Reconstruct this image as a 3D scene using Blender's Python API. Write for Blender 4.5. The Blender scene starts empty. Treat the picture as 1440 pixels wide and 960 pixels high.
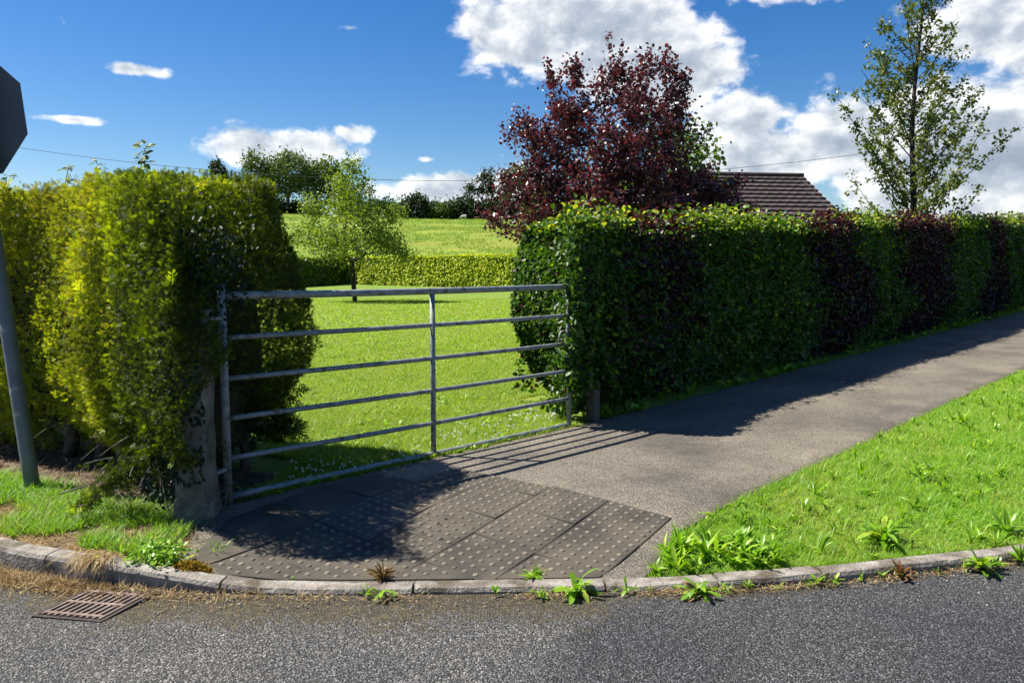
import bpy, bmesh, math, random
import numpy as np
from mathutils import Vector, Matrix
R = math.radians
rng = np.random.default_rng(7)
random.seed(7)
scene = bpy.context.scene
COL = scene.collection

# ------------------------------------------------------------------ helpers
def tag(o, label=None, cat=None, group=None, kind=None):
    if label: o['label'] = label
    if cat: o['category'] = cat
    if group: o['group'] = group
    if kind: o['kind'] = kind
    return o

def empty(name, loc, label=None, cat=None, group=None):
    o = bpy.data.objects.new(name, None); COL.objects.link(o)
    o.location = loc; o.empty_display_size = .2
    return tag(o, label, cat, group)

def link(name, me, mat=None, parent=None):
    """Vertices are in world space; a parent Empty's location is taken off so that the part sits where it was built."""
    if mat:
        for m in (mat if isinstance(mat, (list, tuple)) else [mat]): me.materials.append(m)
    o = bpy.data.objects.new(name, me); COL.objects.link(o)
    if parent is not None:
        l = Vector((0, 0, 0)); p = parent
        while p is not None: l += p.location; p = p.parent
        me.transform(Matrix.Translation(-l)); o.parent = parent
    return o

def np_mesh(name, V, polys, attrs=None, smooth=False, mids=None):
    """polys: list of (M,k) int arrays."""
    me = bpy.data.meshes.new(name)
    V = np.asarray(V, dtype=np.float32)
    me.vertices.add(len(V)); me.vertices.foreach_set('co', V.ravel())
    loops = np.concatenate([p.ravel() for p in polys]).astype(np.int32)
    tot = np.concatenate([np.full(len(p), p.shape[1]) for p in polys]).astype(np.int32)
    start = np.concatenate([[0], np.cumsum(tot)[:-1]]).astype(np.int32)
    me.loops.add(len(loops)); me.loops.foreach_set('vertex_index', loops)
    me.polygons.add(len(tot)); me.polygons.foreach_set('loop_start', start); me.polygons.foreach_set('loop_total', tot)
    if mids is not None: me.polygons.foreach_set('material_index', mids.astype(np.int32))
    if smooth: me.polygons.foreach_set('use_smooth', np.ones(len(tot), dtype=bool))
    for k, a in (attrs or {}).items():
        at = me.attributes.new(k, 'FLOAT', 'POINT'); at.data.foreach_set('value', np.asarray(a, dtype=np.float32))
    me.update(calc_edges=True)
    return me

def nrm(v): return v / np.maximum(np.linalg.norm(v, axis=-1, keepdims=True), 1e-9)

def scatter(tmpl, P, N, U, S, rnd=None):
    """Copies of a small template (verts k*3, faces) at P with z along N and y along U, size S (scalar, (n,) or (n,3))."""
    tv, tf = tmpl
    P = np.asarray(P); n = len(P); k = len(tv)
    Z = nrm(np.asarray(N)); U = np.asarray(U)
    Y = nrm(U - (U * Z).sum(1, keepdims=True) * Z); X = np.cross(Y, Z)
    S = np.asarray(S, dtype=float)
    if S.ndim == 0: S = np.full(n, float(S))
    if S.ndim == 1: S = np.repeat(S[:, None], 3, 1)
    V = P[:, None, :] + tv[None, :, 0:1] * S[:, None, 0:1] * X[:, None, :] + tv[None, :, 1:2] * S[:, None, 1:2] * Y[:, None, :] + tv[None, :, 2:3] * S[:, None, 2:3] * Z[:, None, :]
    polys = []
    for m in sorted(set(len(f) for f in tf)):
        F = np.array([f for f in tf if len(f) == m])
        polys.append((F[None] + (np.arange(n) * k)[:, None, None]).reshape(-1, m))
    if rnd is None: rnd = rng.random(n)
    return V.reshape(-1, 3), polys, np.repeat(rnd, k)

def join_parts(parts):
    V, P, A, off = [], [], [], 0
    for v, polys, a in parts:
        V.append(v); A.append(a); P += [p + off for p in polys]; off += len(v)
    return np.concatenate(V), P, np.concatenate(A)

def scatter_obj(name, parts, mat, parent=None):
    V, P, A = join_parts(parts)
    return link(name, np_mesh(name, V, P, {'rnd': A}), mat, parent)

# value noise -----------------------------------------------------------
_perm = rng.permutation(512)
def vnoise(p, sc=1.0):
    p = np.asarray(p, dtype=float) * sc
    i = np.floor(p).astype(int); f = p - i; f = f * f * (3 - 2 * f)
    def h(a, b, c): return _perm[(_perm[(_perm[a % 512] + b) % 512] + c) % 512] / 255.5 - 1
    r = 0
    for dx in (0, 1):
        for dy in (0, 1):
            for dz in (0, 1):
                w = (f[..., 0] if dx else 1 - f[..., 0]) * (f[..., 1] if dy else 1 - f[..., 1]) * (f[..., 2] if dz else 1 - f[..., 2])
                r = r + w * h(i[..., 0] + dx, i[..., 1] + dy, i[..., 2] + dz)
    return r
def fbm(p, sc=1.0, o=3):
    return sum(vnoise(p, sc * 2 ** k) / 2 ** k for k in range(o))
def sm(a, b, x):
    t = np.clip((np.asarray(x, dtype=float) - a) / (b - a), 0, 1); return t * t * (3 - 2 * t)

def tube(pts, rad, sides=6, cap=True):
    pts = np.asarray(pts, dtype=float); n = len(pts)
    rad = np.full(n, rad) if np.isscalar(rad) else np.asarray(rad)
    T = np.gradient(pts, axis=0); T = nrm(T)
    ref = np.array([0, 0, 1.]) if abs(T[0, 2]) < .9 else np.array([1., 0, 0])
    V = []
    X = nrm(np.cross(T[0], ref))
    for i in range(n):
        X = nrm(X - T[i] * (X @ T[i])); Y = np.cross(T[i], X)
        a = np.arange(sides) * 2 * math.pi / sides
        V.append(pts[i] + rad[i] * (np.cos(a)[:, None] * X + np.sin(a)[:, None] * Y))
    V = np.concatenate(V)
    i = np.arange(n - 1)[:, None]; j = np.arange(sides)[None]
    Q = np.stack([i * sides + j, i * sides + (j + 1) % sides, (i + 1) * sides + (j + 1) % sides, (i + 1) * sides + j], -1).reshape(-1, 4)
    polys = [Q]
    if cap: polys += [np.arange(sides)[::-1][None], ((n - 1) * sides + np.arange(sides))[None]]
    return V, polys, np.zeros(len(V))

def tubes_obj(name, lst, mat, parent=None, smooth=True):
    V, P, A = join_parts(lst)
    o = link(name, np_mesh(name, V, P, smooth=smooth), mat, parent)
    return o

def bm_obj(name, bm, mat, parent=None, bevel=0, smooth=False):
    me = bpy.data.meshes.new(name)
    if bevel: bmesh.ops.bevel(bm, geom=list(bm.edges), offset=bevel, segments=2, affect='EDGES')
    bmesh.ops.recalc_face_normals(bm, faces=bm.faces)
    bm.to_mesh(me); bm.free()
    if smooth: me.polygons.foreach_set('use_smooth', np.ones(len(me.polygons), dtype=bool))
    return link(name, me, mat, parent)

# ------------------------------------------------------------------ materials
def new_mat(name):
    m = bpy.data.materials.new(name); m.use_nodes = True
    nt = m.node_tree; nt.nodes.clear()
    out = nt.nodes.new('ShaderNodeOutputMaterial')
    return m, nt, out
def nd(nt, t, **kw):
    n = nt.nodes.new(t)
    for k, v in kw.items():
        if k.startswith('i_'): n.inputs[k[2:].replace('_', ' ')].default_value = v
        else: setattr(n, k, v)
    return n
def ramp(nt, stops, interp='LINEAR'):
    r = nt.nodes.new('ShaderNodeValToRGB'); e = r.color_ramp.elements; r.color_ramp.interpolation = interp
    while len(e) < len(stops): e.new(.5)
    for k, (p, c) in enumerate(stops):
        e[k].position = p; e[k].color = (*c, 1) if len(c) == 3 else c
    return r
def mixc(nt, fac, a, b, mode='MIX'):
    m = nt.nodes.new('ShaderNodeMix'); m.data_type = 'RGBA'; m.blend_type = mode
    for s, v in ((0, fac), (6, a), (7, b)):
        if hasattr(v, 'links') or hasattr(v, 'is_linked'): nt.links.new(v, m.inputs[s])
        elif s == 0: m.inputs[0].default_value = v
        else: m.inputs[s].default_value = (*v, 1)
    return m.outputs[2]
def mth(nt, op, a, b=None, c=None, clamp=False):
    m = nt.nodes.new('ShaderNodeMath'); m.operation = op; m.use_clamp = clamp
    for k, v in enumerate((a, b, c)):
        if v is None: continue
        if hasattr(v, 'is_linked'): nt.links.new(v, m.inputs[k])
        else: m.inputs[k].default_value = v
    return m.outputs[0]

def leaf_mat(name, stops, transl=.35, tint=(1.5, 1.5, .6), rough=.45, spec=.35, patch=None, pscale=1.5):
    m, nt, out = new_mat(name); L = nt.links
    at = nd(nt, 'ShaderNodeAttribute', attribute_name='rnd')
    r = ramp(nt, stops); L.new(at.outputs['Fac'], r.inputs[0]); colr = r.outputs[0]
    if patch:
        tc = nd(nt, 'ShaderNodeTexCoord'); nz = nd(nt, 'ShaderNodeTexNoise', i_Scale=pscale, i_Detail=2.0)
        L.new(tc.outputs['Object'], nz.inputs['Vector'])
        f = ramp(nt, [(.42, (0, 0, 0)), (.62, (1, 1, 1))]); L.new(nz.outputs[0], f.inputs[0])
        r2 = ramp(nt, patch); L.new(at.outputs['Fac'], r2.inputs[0])
        colr = mixc(nt, f.outputs[0], colr, r2.outputs[0])
    b = nd(nt, 'ShaderNodeBsdfPrincipled', i_Roughness=rough); b.inputs['Specular IOR Level'].default_value = spec
    L.new(colr, b.inputs['Base Color'])
    t = nd(nt, 'ShaderNodeBsdfTranslucent'); tcx = mixc(nt, 1.0, colr, tint, 'MULTIPLY'); L.new(tcx, t.inputs[0])
    mx = nd(nt, 'ShaderNodeMixShader'); mx.inputs[0].default_value = transl
    L.new(b.outputs[0], mx.inputs[1]); L.new(t.outputs[0], mx.inputs[2]); L.new(mx.outputs[0], out.inputs[0])
    return m

def noise_mat(name, stops, scale=5, detail=6, rough=.85, bump=.3, bscale=40, metal=0, spec=.3, mottle=None, bdist=.02):
    m, nt, out = new_mat(name); L = nt.links
    tc = nd(nt, 'ShaderNodeTexCoord')
    nz = nd(nt, 'ShaderNodeTexNoise', i_Scale=scale, i_Detail=detail, i_Roughness=.65); L.new(tc.outputs['Object'], nz.inputs['Vector'])
    r = ramp(nt, stops); L.new(nz.outputs[0], r.inputs[0]); c = r.outputs[0]
    if mottle:
        n3 = nd(nt, 'ShaderNodeTexNoise', i_Scale=mottle[0], i_Detail=4.0); L.new(tc.outputs['Object'], n3.inputs['Vector'])
        f = ramp(nt, [(mottle[2], (0, 0, 0)), (mottle[3], (1, 1, 1))]); L.new(n3.outputs[0], f.inputs[0])
        c = mixc(nt, f.outputs[0], c, mottle[1])
    b = nd(nt, 'ShaderNodeBsdfPrincipled', i_Roughness=rough, i_Metallic=metal); b.inputs['Specular IOR Level'].default_value = spec
    L.new(c, b.inputs['Base Color'])
    if bump:
        n2 = nd(nt, 'ShaderNodeTexNoise', i_Scale=bscale, i_Detail=5.0); L.new(tc.outputs['Object'], n2.inputs['Vector'])
        bp = nd(nt, 'ShaderNodeBump', i_Strength=bump, i_Distance=bdist); L.new(n2.outputs[0], bp.inputs['Height']); L.new(bp.outputs[0], b.inputs['Normal'])
    L.new(b.outputs[0], out.inputs[0])
    return m

def chip_mat(name, base, light, dirt, chip=110, dirt_attr=None, fine=True, lightfrac=.6, bump=.6, dirt2=None, new_attr=None, vary=((.72, .72, .74), (1.2, 1.18, 1.12)), gapc=.35):
    """Stone chippings in bitumen: one random grey per cell, dark gaps, bump per chip, patches of moss and silt."""
    m, nt, out = new_mat(name); L = nt.links
    tc = nd(nt, 'ShaderNodeTexCoord')
    nw = nd(nt, 'ShaderNodeTexNoise', i_Scale=60.0, i_Detail=2.0); L.new(tc.outputs['Object'], nw.inputs['Vector'])
    wv = nd(nt, 'ShaderNodeVectorMath', operation='MULTIPLY_ADD'); wv.inputs[1].default_value = (.012,) * 3
    L.new(nw.outputs['Color'], wv.inputs[0]); L.new(tc.outputs['Object'], wv.inputs[2])
    vo = nd(nt, 'ShaderNodeTexVoronoi', i_Scale=float(chip)); L.new(wv.outputs[0], vo.inputs['Vector'])
    sp = nd(nt, 'ShaderNodeSeparateColor'); L.new(vo.outputs['Color'], sp.inputs[0])
    r = ramp(nt, [(0, tuple(x * .45 for x in base)), (lightfrac, base), (.93, light), (1, tuple(x * 1.5 for x in light))]); L.new(sp.outputs[0], r.inputs[0])
    gap = ramp(nt, [(.22, (1.1, 1.1, 1.1)), (.72, (gapc,) * 3)]); L.new(vo.outputs['Distance'], gap.inputs[0])
    c = mixc(nt, 1.0, r.outputs[0], gap.outputs[0], 'MULTIPLY')
    big = nd(nt, 'ShaderNodeTexNoise', i_Scale=1.3, i_Detail=5.0, i_Roughness=.6); L.new(tc.outputs['Object'], big.inputs['Vector'])
    bf = ramp(nt, [(.3, vary[0]), (.7, vary[1])]); L.new(big.outputs[0], bf.inputs[0])
    c = mixc(nt, 1.0, c, bf.outputs[0], 'MULTIPLY')
    if new_attr:
        an = nd(nt, 'ShaderNodeAttribute', attribute_name=new_attr)
        nn_ = nd(nt, 'ShaderNodeTexNoise', i_Scale=9.0, i_Detail=4.0); L.new(tc.outputs['Object'], nn_.inputs['Vector'])
        nf = ramp(nt, [(.4, (1.2, 1.18, 1.14)), (.6, (.74, .75, .78))]); L.new(mth(nt, 'ADD', an.outputs['Fac'], mth(nt, 'MULTIPLY', mth(nt, 'SUBTRACT', nn_.outputs[0], .5), .25)), nf.inputs[0])  # newer tarmac darker; glare on the older side painted as lighter colour
        c = mixc(nt, 1.0, c, nf.outputs[0], 'MULTIPLY')
    dn = nd(nt, 'ShaderNodeTexNoise', i_Scale=3.2, i_Detail=8.0, i_Roughness=.72); L.new(tc.outputs['Object'], dn.inputs['Vector'])
    if dirt_attr:
        at = nd(nt, 'ShaderNodeAttribute', attribute_name=dirt_attr)
        fn_ = nd(nt, 'ShaderNodeTexNoise', i_Scale=28.0, i_Detail=3.0); L.new(tc.outputs['Object'], fn_.inputs['Vector'])
        s = mth(nt, 'ADD', mth(nt, 'ADD', dn.outputs[0], at.outputs['Fac']), mth(nt, 'MULTIPLY', mth(nt, 'SUBTRACT', fn_.outputs[0], .5), .9))
        f = ramp(nt, [(.76, (0, 0, 0)), (1.0, (.82, .82, .82))]); L.new(s, f.inputs[0])
    else:
        f = ramp(nt, [(.5, (0, 0, 0)), (.75, (.8, .8, .8))]); L.new(dn.outputs[0], f.inputs[0])
    dv = nd(nt, 'ShaderNodeTexNoise', i_Scale=45.0, i_Detail=4.0); L.new(tc.outputs['Object'], dv.inputs['Vector'])
    dr = ramp(nt, [(.3, tuple(x * .4 for x in dirt)), (.55, dirt), (.75, dirt2 or tuple(x * 1.7 for x in dirt))]); L.new(dv.outputs[0], dr.inputs[0])
    c = mixc(nt, f.outputs[0], c, dr.outputs[0])
    b = nd(nt, 'ShaderNodeBsdfPrincipled', i_Roughness=.75); b.inputs['Specular IOR Level'].default_value = .35
    L.new(c, b.inputs['Base Color'])
    h = mth(nt, 'SUBTRACT', sp.outputs[1], mth(nt, 'MULTIPLY', vo.outputs['Distance'], 1.6))
    bp = nd(nt, 'ShaderNodeBump', i_Strength=bump, i_Distance=.006); L.new(h, bp.inputs['Height'])
    L.new(bp.outputs[0], b.inputs['Normal']); L.new(b.outputs[0], out.inputs[0])
    return m

M = {}
G3 = lambda a, b, c: [(0, a), (.5, b), (1, c)]
M['road'] = chip_mat('road_chippings', (.105, .103, .102), (.23, .228, .225), (.075, .057, .026), 125, 'dirt', dirt2=(.19, .14, .055), new_attr='newer_glare', gapc=.24, bump=1.0, lightfrac=.55)
M['path'] = chip_mat('path_asphalt', (.2, .174, .138), (.38, .335, .27), (.075, .064, .046), 210, 'dirt', vary=((.5, .5, .51), (1.3, 1.26, 1.17)), lightfrac=.55, bump=.45)
M['tactile'] = noise_mat('tactile_concrete', [(.3, (.032, .028, .023)), (.5, (.058, .05, .039)), (.7, (.105, .087, .064))], 3.0, 10, .85, .5, 140, mottle=(2.2, (.1, .083, .057), .46, .72), bdist=.008)
M['tactile_pale'] = noise_mat('tactile_concrete_pale', [(.3, (.055, .051, .046)), (.7, (.1, .093, .083))], 6, 8, .85, .35, 180, bdist=.006)
M['dome'] = noise_mat('dome_worn_top', [(.3, (.1, .086, .063)), (.7, (.2, .168, .12))], 9, 6, .8, .2, 200, bdist=.004)
M['dome_dark'] = noise_mat('dome_dirty_top', [(.3, (.06, .052, .042)), (.7, (.15, .128, .095))], 9, 6, .8, .2, 200, bdist=.004)
M['kerb'] = noise_mat('kerb_concrete', [(.3, (.12, .105, .088)), (.5, (.225, .2, .17)), (.7, (.35, .318, .275))], 11, 10, .92, .8, 70, mottle=(7, (.09, .072, .05), .48, .66), bdist=.012)
M['soil'] = noise_mat('soil', [(.3, (.045, .03, .018)), (.5, (.1, .068, .042)), (.7, (.18, .13, .08))], 14, 9, .95, .9, 50)
M['turf'] = noise_mat('turf', [(.3, (.07, .13, .01)), (.5, (.12, .205, .014)), (.7, (.16, .25, .02))], 6, 9, .95, .6, 90, mottle=(.8, (.16, .19, .025), .45, .7))
M['pasture'] = noise_mat('pasture', [(.3, (.05, .1, .008)), (.45, (.13, .21, .012)), (.58, (.2, .25, .02)), (.7, (.27, .23, .05))], .35, 10, .95, .9, 1.5, bdist=.6, mottle=(.12, (.19, .21, .022), .48, .7))
M['grass'] = leaf_mat('grass_blade', [(0, (.1, .25, .01)), (.5, (.17, .37, .016)), (.85, (.25, .42, .028)), (1, (.38, .4, .1))], .45, (1.3, 1.35, .5), .45, .3, patch=[(0, (.13, .28, .014)), (.6, (.23, .4, .025)), (1, (.4, .38, .12))], pscale=1.2)
M['lawn_blade'] = leaf_mat('lawn_blade', [(0, (.08, .16, .008)), (.45, (.2, .33, .014)), (.8, (.34, .45, .022)), (1, (.44, .46, .09))], .45, (1.4, 1.4, .5), .45, .3, patch=[(0, (.13, .23, .012)), (.6, (.26, .38, .022)), (1, (.4, .39, .1))], pscale=.8)
M['pasture_blade'] = leaf_mat('pasture_blade', [(0, (.09, .18, .014)), (.5, (.15, .25, .02)), (.8, (.2, .26, .03)), (1, (.25, .24, .05))], .35, (1.4, 1.4, .5), .5, .2)
M['straw'] = leaf_mat('straw', G3((.16, .09, .035), (.3, .2, .085), (.5, .4, .2)), .2, (1, .9, .7), .7, .2)
M['twig'] = leaf_mat('dead_twig', G3((.05, .03, .018), (.13, .085, .05), (.28, .2, .13)), .05, (1, .9, .7), .8, .15)
M['moss'] = leaf_mat('yellow_moss', G3((.16, .1, .01), (.3, .2, .02), (.4, .28, .04)), .3, (1.2, 1, .5), .7, .1)
M['weed'] = leaf_mat('weed_leaf', [(0, (.1, .2, .012)), (.45, (.17, .33, .018)), (.85, (.27, .43, .03)), (1, (.38, .44, .06))], .4, (1.5, 1.6, .5), .38, .45)
M['weed_dead'] = leaf_mat('weed_brown_leaf', G3((.12, .06, .03), (.25, .13, .06), (.35, .22, .1)), .25, (1.2, .9, .6), .6, .2)
M['white'] = leaf_mat('clover_petal', G3((.6, .55, .5), (.75, .72, .7), (.85, .85, .82)), .3, (1, 1, 1), .6, .2)
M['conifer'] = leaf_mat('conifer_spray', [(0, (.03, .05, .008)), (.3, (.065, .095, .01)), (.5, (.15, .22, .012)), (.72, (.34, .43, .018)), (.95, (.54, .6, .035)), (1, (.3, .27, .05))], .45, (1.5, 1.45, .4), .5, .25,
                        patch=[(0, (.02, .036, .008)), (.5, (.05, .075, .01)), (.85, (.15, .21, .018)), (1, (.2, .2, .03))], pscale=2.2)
M['core_con'] = noise_mat('hedge_dark_core', G3((.012, .012, .005), (.026, .024, .01), (.045, .035, .018)), 20, 6, .95, .8, 30)
M['ivy'] = leaf_mat('ivy_leaf', G3((.006, .022, .01), (.011, .034, .014), (.022, .052, .02)), .15, (1.3, 1.5, .6), .5, .2)
M['bramble'] = leaf_mat('bramble_leaf', G3((.06, .1, .02), (.1, .16, .03), (.18, .2, .06)), .4, (1.4, 1.5, .6), .5, .3)
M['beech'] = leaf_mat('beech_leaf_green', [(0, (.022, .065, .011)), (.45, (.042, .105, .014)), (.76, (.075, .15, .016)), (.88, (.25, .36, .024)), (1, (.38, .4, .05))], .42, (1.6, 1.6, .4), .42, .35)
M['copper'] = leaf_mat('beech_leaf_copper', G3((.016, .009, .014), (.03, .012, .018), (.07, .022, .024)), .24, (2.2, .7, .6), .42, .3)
M['core_beech'] = noise_mat('beech_dark_core', G3((.006, .008, .005), (.012, .014, .008), (.02, .018, .012)), 20, 6, .95, .8, 30)
M['plum'] = leaf_mat('copper_tree_leaf', [(0, (.032, .015, .018)), (.5, (.07, .028, .033)), (.85, (.13, .05, .055)), (.96, (.17, .08, .07)), (1, (.12, .12, .05))], .3, (2.0, .7, .7), .36, .55)
M['maple'] = leaf_mat('green_tree_leaf', G3((.04, .085, .015), (.08, .14, .02), (.13, .19, .03)), .4, (1.5, 1.6, .5), .45, .35)
M['field_maple'] = leaf_mat('lawn_tree_leaf', [(0, (.08, .12, .014)), (.5, (.16, .23, .026)), (.85, (.26, .33, .05)), (1, (.34, .34, .14))], .38, (1.5, 1.5, .5), .5, .3)
M['alder'] = leaf_mat('tall_tree_leaf', [(0, (.05, .08, .014)), (.5, (.1, .135, .024)), (.85, (.18, .2, .045)), (.96, (.28, .24, .09)), (1, (.4, .25, .14))], .33, (1.4, 1.4, .6), .42, .4)
M['far_green'] = leaf_mat('far_tree_leaf', G3((.055, .095, .022), (.09, .14, .03), (.14, .19, .04)), .3, (1.4, 1.5, .6), .6, .25)
M['far_dark'] = leaf_mat('far_dark_leaf', G3((.018, .034, .014), (.032, .052, .018), (.05, .07, .024)), .25, (1.3, 1.4, .7), .6, .25)
M['far_pale'] = leaf_mat('far_pale_leaf', G3((.05, .085, .035), (.08, .12, .045), (.11, .15, .06)), .3, (1.3, 1.4, .7), .6, .25)
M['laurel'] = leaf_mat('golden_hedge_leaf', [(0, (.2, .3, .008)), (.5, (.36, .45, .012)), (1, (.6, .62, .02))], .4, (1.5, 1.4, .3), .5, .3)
M['laurel_shaded'] = leaf_mat('shaded_hedge_leaf', [(0, (.05, .1, .008)), (.5, (.09, .15, .01)), (1, (.3, .34, .015))], .35, (1.5, 1.5, .4), .5, .3)  # shaded copy of the golden hedge leaf, shade put into the colour
M['bark'] = noise_mat('bark', [(.3, (.035, .028, .02)), (.5, (.075, .06, .045)), (.7, (.13, .11, .085))], 12, 8, .9, .7, 30)
M['bark_grey'] = noise_mat('bark_grey', [(.3, (.045, .04, .032)), (.5, (.09, .08, .065)), (.7, (.16, .15, .125))], 12, 8, .9, .7, 30)
M['bark_dark'] = noise_mat('bark_dark', [(.3, (.018, .014, .012)), (.7, (.06, .045, .038))], 12, 8, .9, .6, 30)
M['galv'] = noise_mat('galvanised_steel', [(.3, (.13, .145, .148)), (.5, (.21, .226, .23)), (.7, (.3, .315, .32))], 22, 8, .55, .12, 160, .2, .5, mottle=(17, (.1, .085, .065), .54, .68), bdist=.003)
M['sign_post'] = noise_mat('post_grey_paint', [(.3, (.1, .125, .14)), (.7, (.16, .19, .205))], 9, 8, .5, .08, 120, .15, .45, mottle=(11, (.3, .31, .3), .64, .68), bdist=.002)
M['sign_back'] = noise_mat('sign_back_grey', [(.3, (.055, .068, .073)), (.7, (.075, .09, .096))], 5, 5, .5, .04, 80, 0, .4)
M['sign_red'] = noise_mat('sign_red_face', [(.3, (.42, .02, .025)), (.7, (.5, .03, .03))], 5, 4, .35, 0)
M['sign_white'] = noise_mat('sign_white_face', [(.3, (.72, .72, .72)), (.7, (.8, .8, .8))], 5, 4, .35, 0)
M['pillar'] = noise_mat('pillar_concrete', [(.3, (.06, .055, .045)), (.5, (.13, .118, .1)), (.7, (.23, .21, .185))], 8, 9, .92, .7, 45, mottle=(6, (.07, .075, .05), .55, .66))
M['timber'] = noise_mat('old_timber', [(.3, (.06, .05, .042)), (.7, (.14, .12, .1))], 14, 8, .9, .5, 50)
M['rust'] = noise_mat('rusty_iron', [(.3, (.1, .065, .05)), (.5, (.19, .135, .11)), (.7, (.3, .23, .195))], 18, 8, .75, .3, 120, .25, .4, bdist=.004)
M['iron_dark'] = noise_mat('dark_iron', [(.3, (.03, .024, .02)), (.7, (.08, .06, .048))], 18, 8, .8, .4, 120, .2, .3, bdist=.004)
M['pit_shade'] = noise_mat('drain_pit_shade', [(.3, (.006, .006, .006)), (.7, (.012, .011, .01))], 8, 3, .9, 0)
M['rooftile'] = noise_mat('roof_tile', [(.3, (.035, .024, .022)), (.5, (.06, .043, .038)), (.7, (.085, .064, .056))], 5, 9, .85, .35, 30, mottle=(1.2, (.05, .038, .032), .5, .7))
M['render'] = noise_mat('house_render', [(.3, (.55, .53, .48)), (.7, (.66, .64, .59))], 3, 6, .9, .2, 60)
M['fascia'] = noise_mat('fascia_dark', [(.3, (.05, .04, .035)), (.7, (.08, .065, .055))], 5, 4, .5, 0)
M['verge_board'] = noise_mat('verge_mortar', [(.3, (.3, .28, .25)), (.7, (.42, .4, .37))], 8, 4, .8, .2)
M['glass'] = noise_mat('window_glass', [(.3, (.03, .035, .04)), (.7, (.05, .055, .06))], 3, 3, .05, 0, spec=.6)
M['wire'] = noise_mat('cable', [(.3, (.015, .015, .016)), (.7, (.03, .03, .03))], 5, 2, .6, 0)
M['wool'] = noise_mat('sheep_wool', [(.3, (.5, .47, .4)), (.7, (.68, .65, .58))], 12, 5, .95, .6, 20)
M['wool_brown'] = noise_mat('brown_wool', [(.3, (.1, .05, .03)), (.7, (.17, .09, .05))], 12, 5, .95, .6, 20)
M['stone'] = noise_mat('loose_stone', [(.3, (.18, .17, .16)), (.7, (.34, .32, .3))], 20, 5, .85, .4, 60)

# ------------------------------------------------------------------ the lie of the land
KX = np.array([-40, -12, -5, -2.54, -2.325, -1.97, -1.477, -1.055, -.627, -.066, .5, .77, 1.315, 1.858, 2.64, 5, 10, 40])
KY = np.array([24, 9, 5.0, 3.72, 3.64, 3.55, 3.455, 3.435, 3.43, 3.445, 3.465, 3.48, 3.535, 3.65, 3.85, 4.55, 6.2, 17])
_kx = np.arange(-40, 40, .02); _ky = np.interp(_kx, KX, KY); _ky = np.convolve(np.pad(_ky, 10, 'edge'), np.ones(21) / 21, 'valid')
def yk(x): return np.interp(x, _kx, _ky)
def kt(x): return np.interp(x, [-2.0, -1.45, -1.2, .6, .85, 1.3, 2.2], [.085, .034, .005, .005, .012, .018, .024])
GX, GY = np.array([.71, .704]), np.array([.705, -.71])
def sp_(x, y):
    return (x - .85) * .71 + (y - 6.97) * .704, (x - .85) * .705 - (y - 6.97) * .71
def H(x, y):
    x = np.asarray(x, dtype=float); y = np.asarray(y, dtype=float)
    s, p = sp_(x, y)
    soft = np.where(s > 6, s, np.log1p(np.exp(np.clip(s, -20, 6) * 2)) / 2)
    rise = .0232 * soft * sm(-3.2, -.3, p)
    d = np.maximum(y, 1)
    top = 10.5 - .03 * np.clip(x + 20, -60, 60)
    u = np.clip((d - 60) / 92, 0, 1)
    hill = top * (1 - (1 - u) ** 1.7) - .04 * np.maximum(d - 165, 0) + .25 * np.sin(x * .09 + d * .05) * sm(70, 110, d)
    t = y - yk(x)
    hg = .1 + rise + np.maximum(hill, -6)
    k = kt(x)
    return np.where(t < 0, -.2, k - .012 + (hg - k + .012) * sm(.1, 1.3, t))

def grid_lines(bands):
    out = [bands[0][0]]
    for a, b, s in bands:
        n = max(1, round((b - a) / s)); out += list(a + (b - a) * (np.arange(n) + 1) / n)
    return np.array(out)
gx = grid_lines([(-700, -150, 50), (-150, -40, 8), (-40, -12, 1.5), (-12, -6, .4), (-6, 7, .1), (7, 16, .4), (16, 50, 2), (50, 150, 10), (150, 700, 50)])
gy = grid_lines([(2.9, 8.5, .08), (8.5, 14, .25), (14, 70, 1.2), (70, 170, 3), (170, 900, 40)])
XX, YY = np.meshgrid(gx, gy, indexing='ij'); ZZ = H(XX, YY)
ny = len(gy); I = (np.arange(len(gx) - 1)[:, None] * ny + np.arange(ny - 1)[None]).ravel()
Q = np.stack([I, I + ny, I + ny + 1, I + 1], 1)
Vg = np.stack([XX.ravel(), YY.ravel(), ZZ.ravel()], 1)
C = Vg[Q].mean(1); cs, cp = sp_(C[:, 0], C[:, 1])
tq = C[:, 1] - yk(C[:, 0])
HLX, HLY = -1.72, 4.3                                     # corner of the conifer hedge
def qleft(x, y): return (x - HLX) * -.47 + (y - HLY) * -.88
FARX = np.array([-40, -15.9, -13.2, 0, 14]); FARY = np.array([45, 50, 62, 50, 40])
far_y = np.interp(C[:, 0], FARX, FARY)
vl = (C[:, 0] < -1.5) & (qleft(C[:, 0], C[:, 1]) > -.75)
front = (cp > 0) | vl
cls = np.full(len(Q), 0)
cls[front & (C[:, 0] < -.9) & vl] = 1                       # verge under the conifer hedge
cls[front & ~vl] = 2                                       # verge / ground under the path
cls[~front & (C[:, 1] < far_y)] = 3                        # lawn
cls[~front & (C[:, 1] >= far_y)] = 4
keep = (tq > -.06) & ((YY.ravel()[Q].min(1) - yk(XX.ravel()[Q].mean(1))) > -.02)
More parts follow.
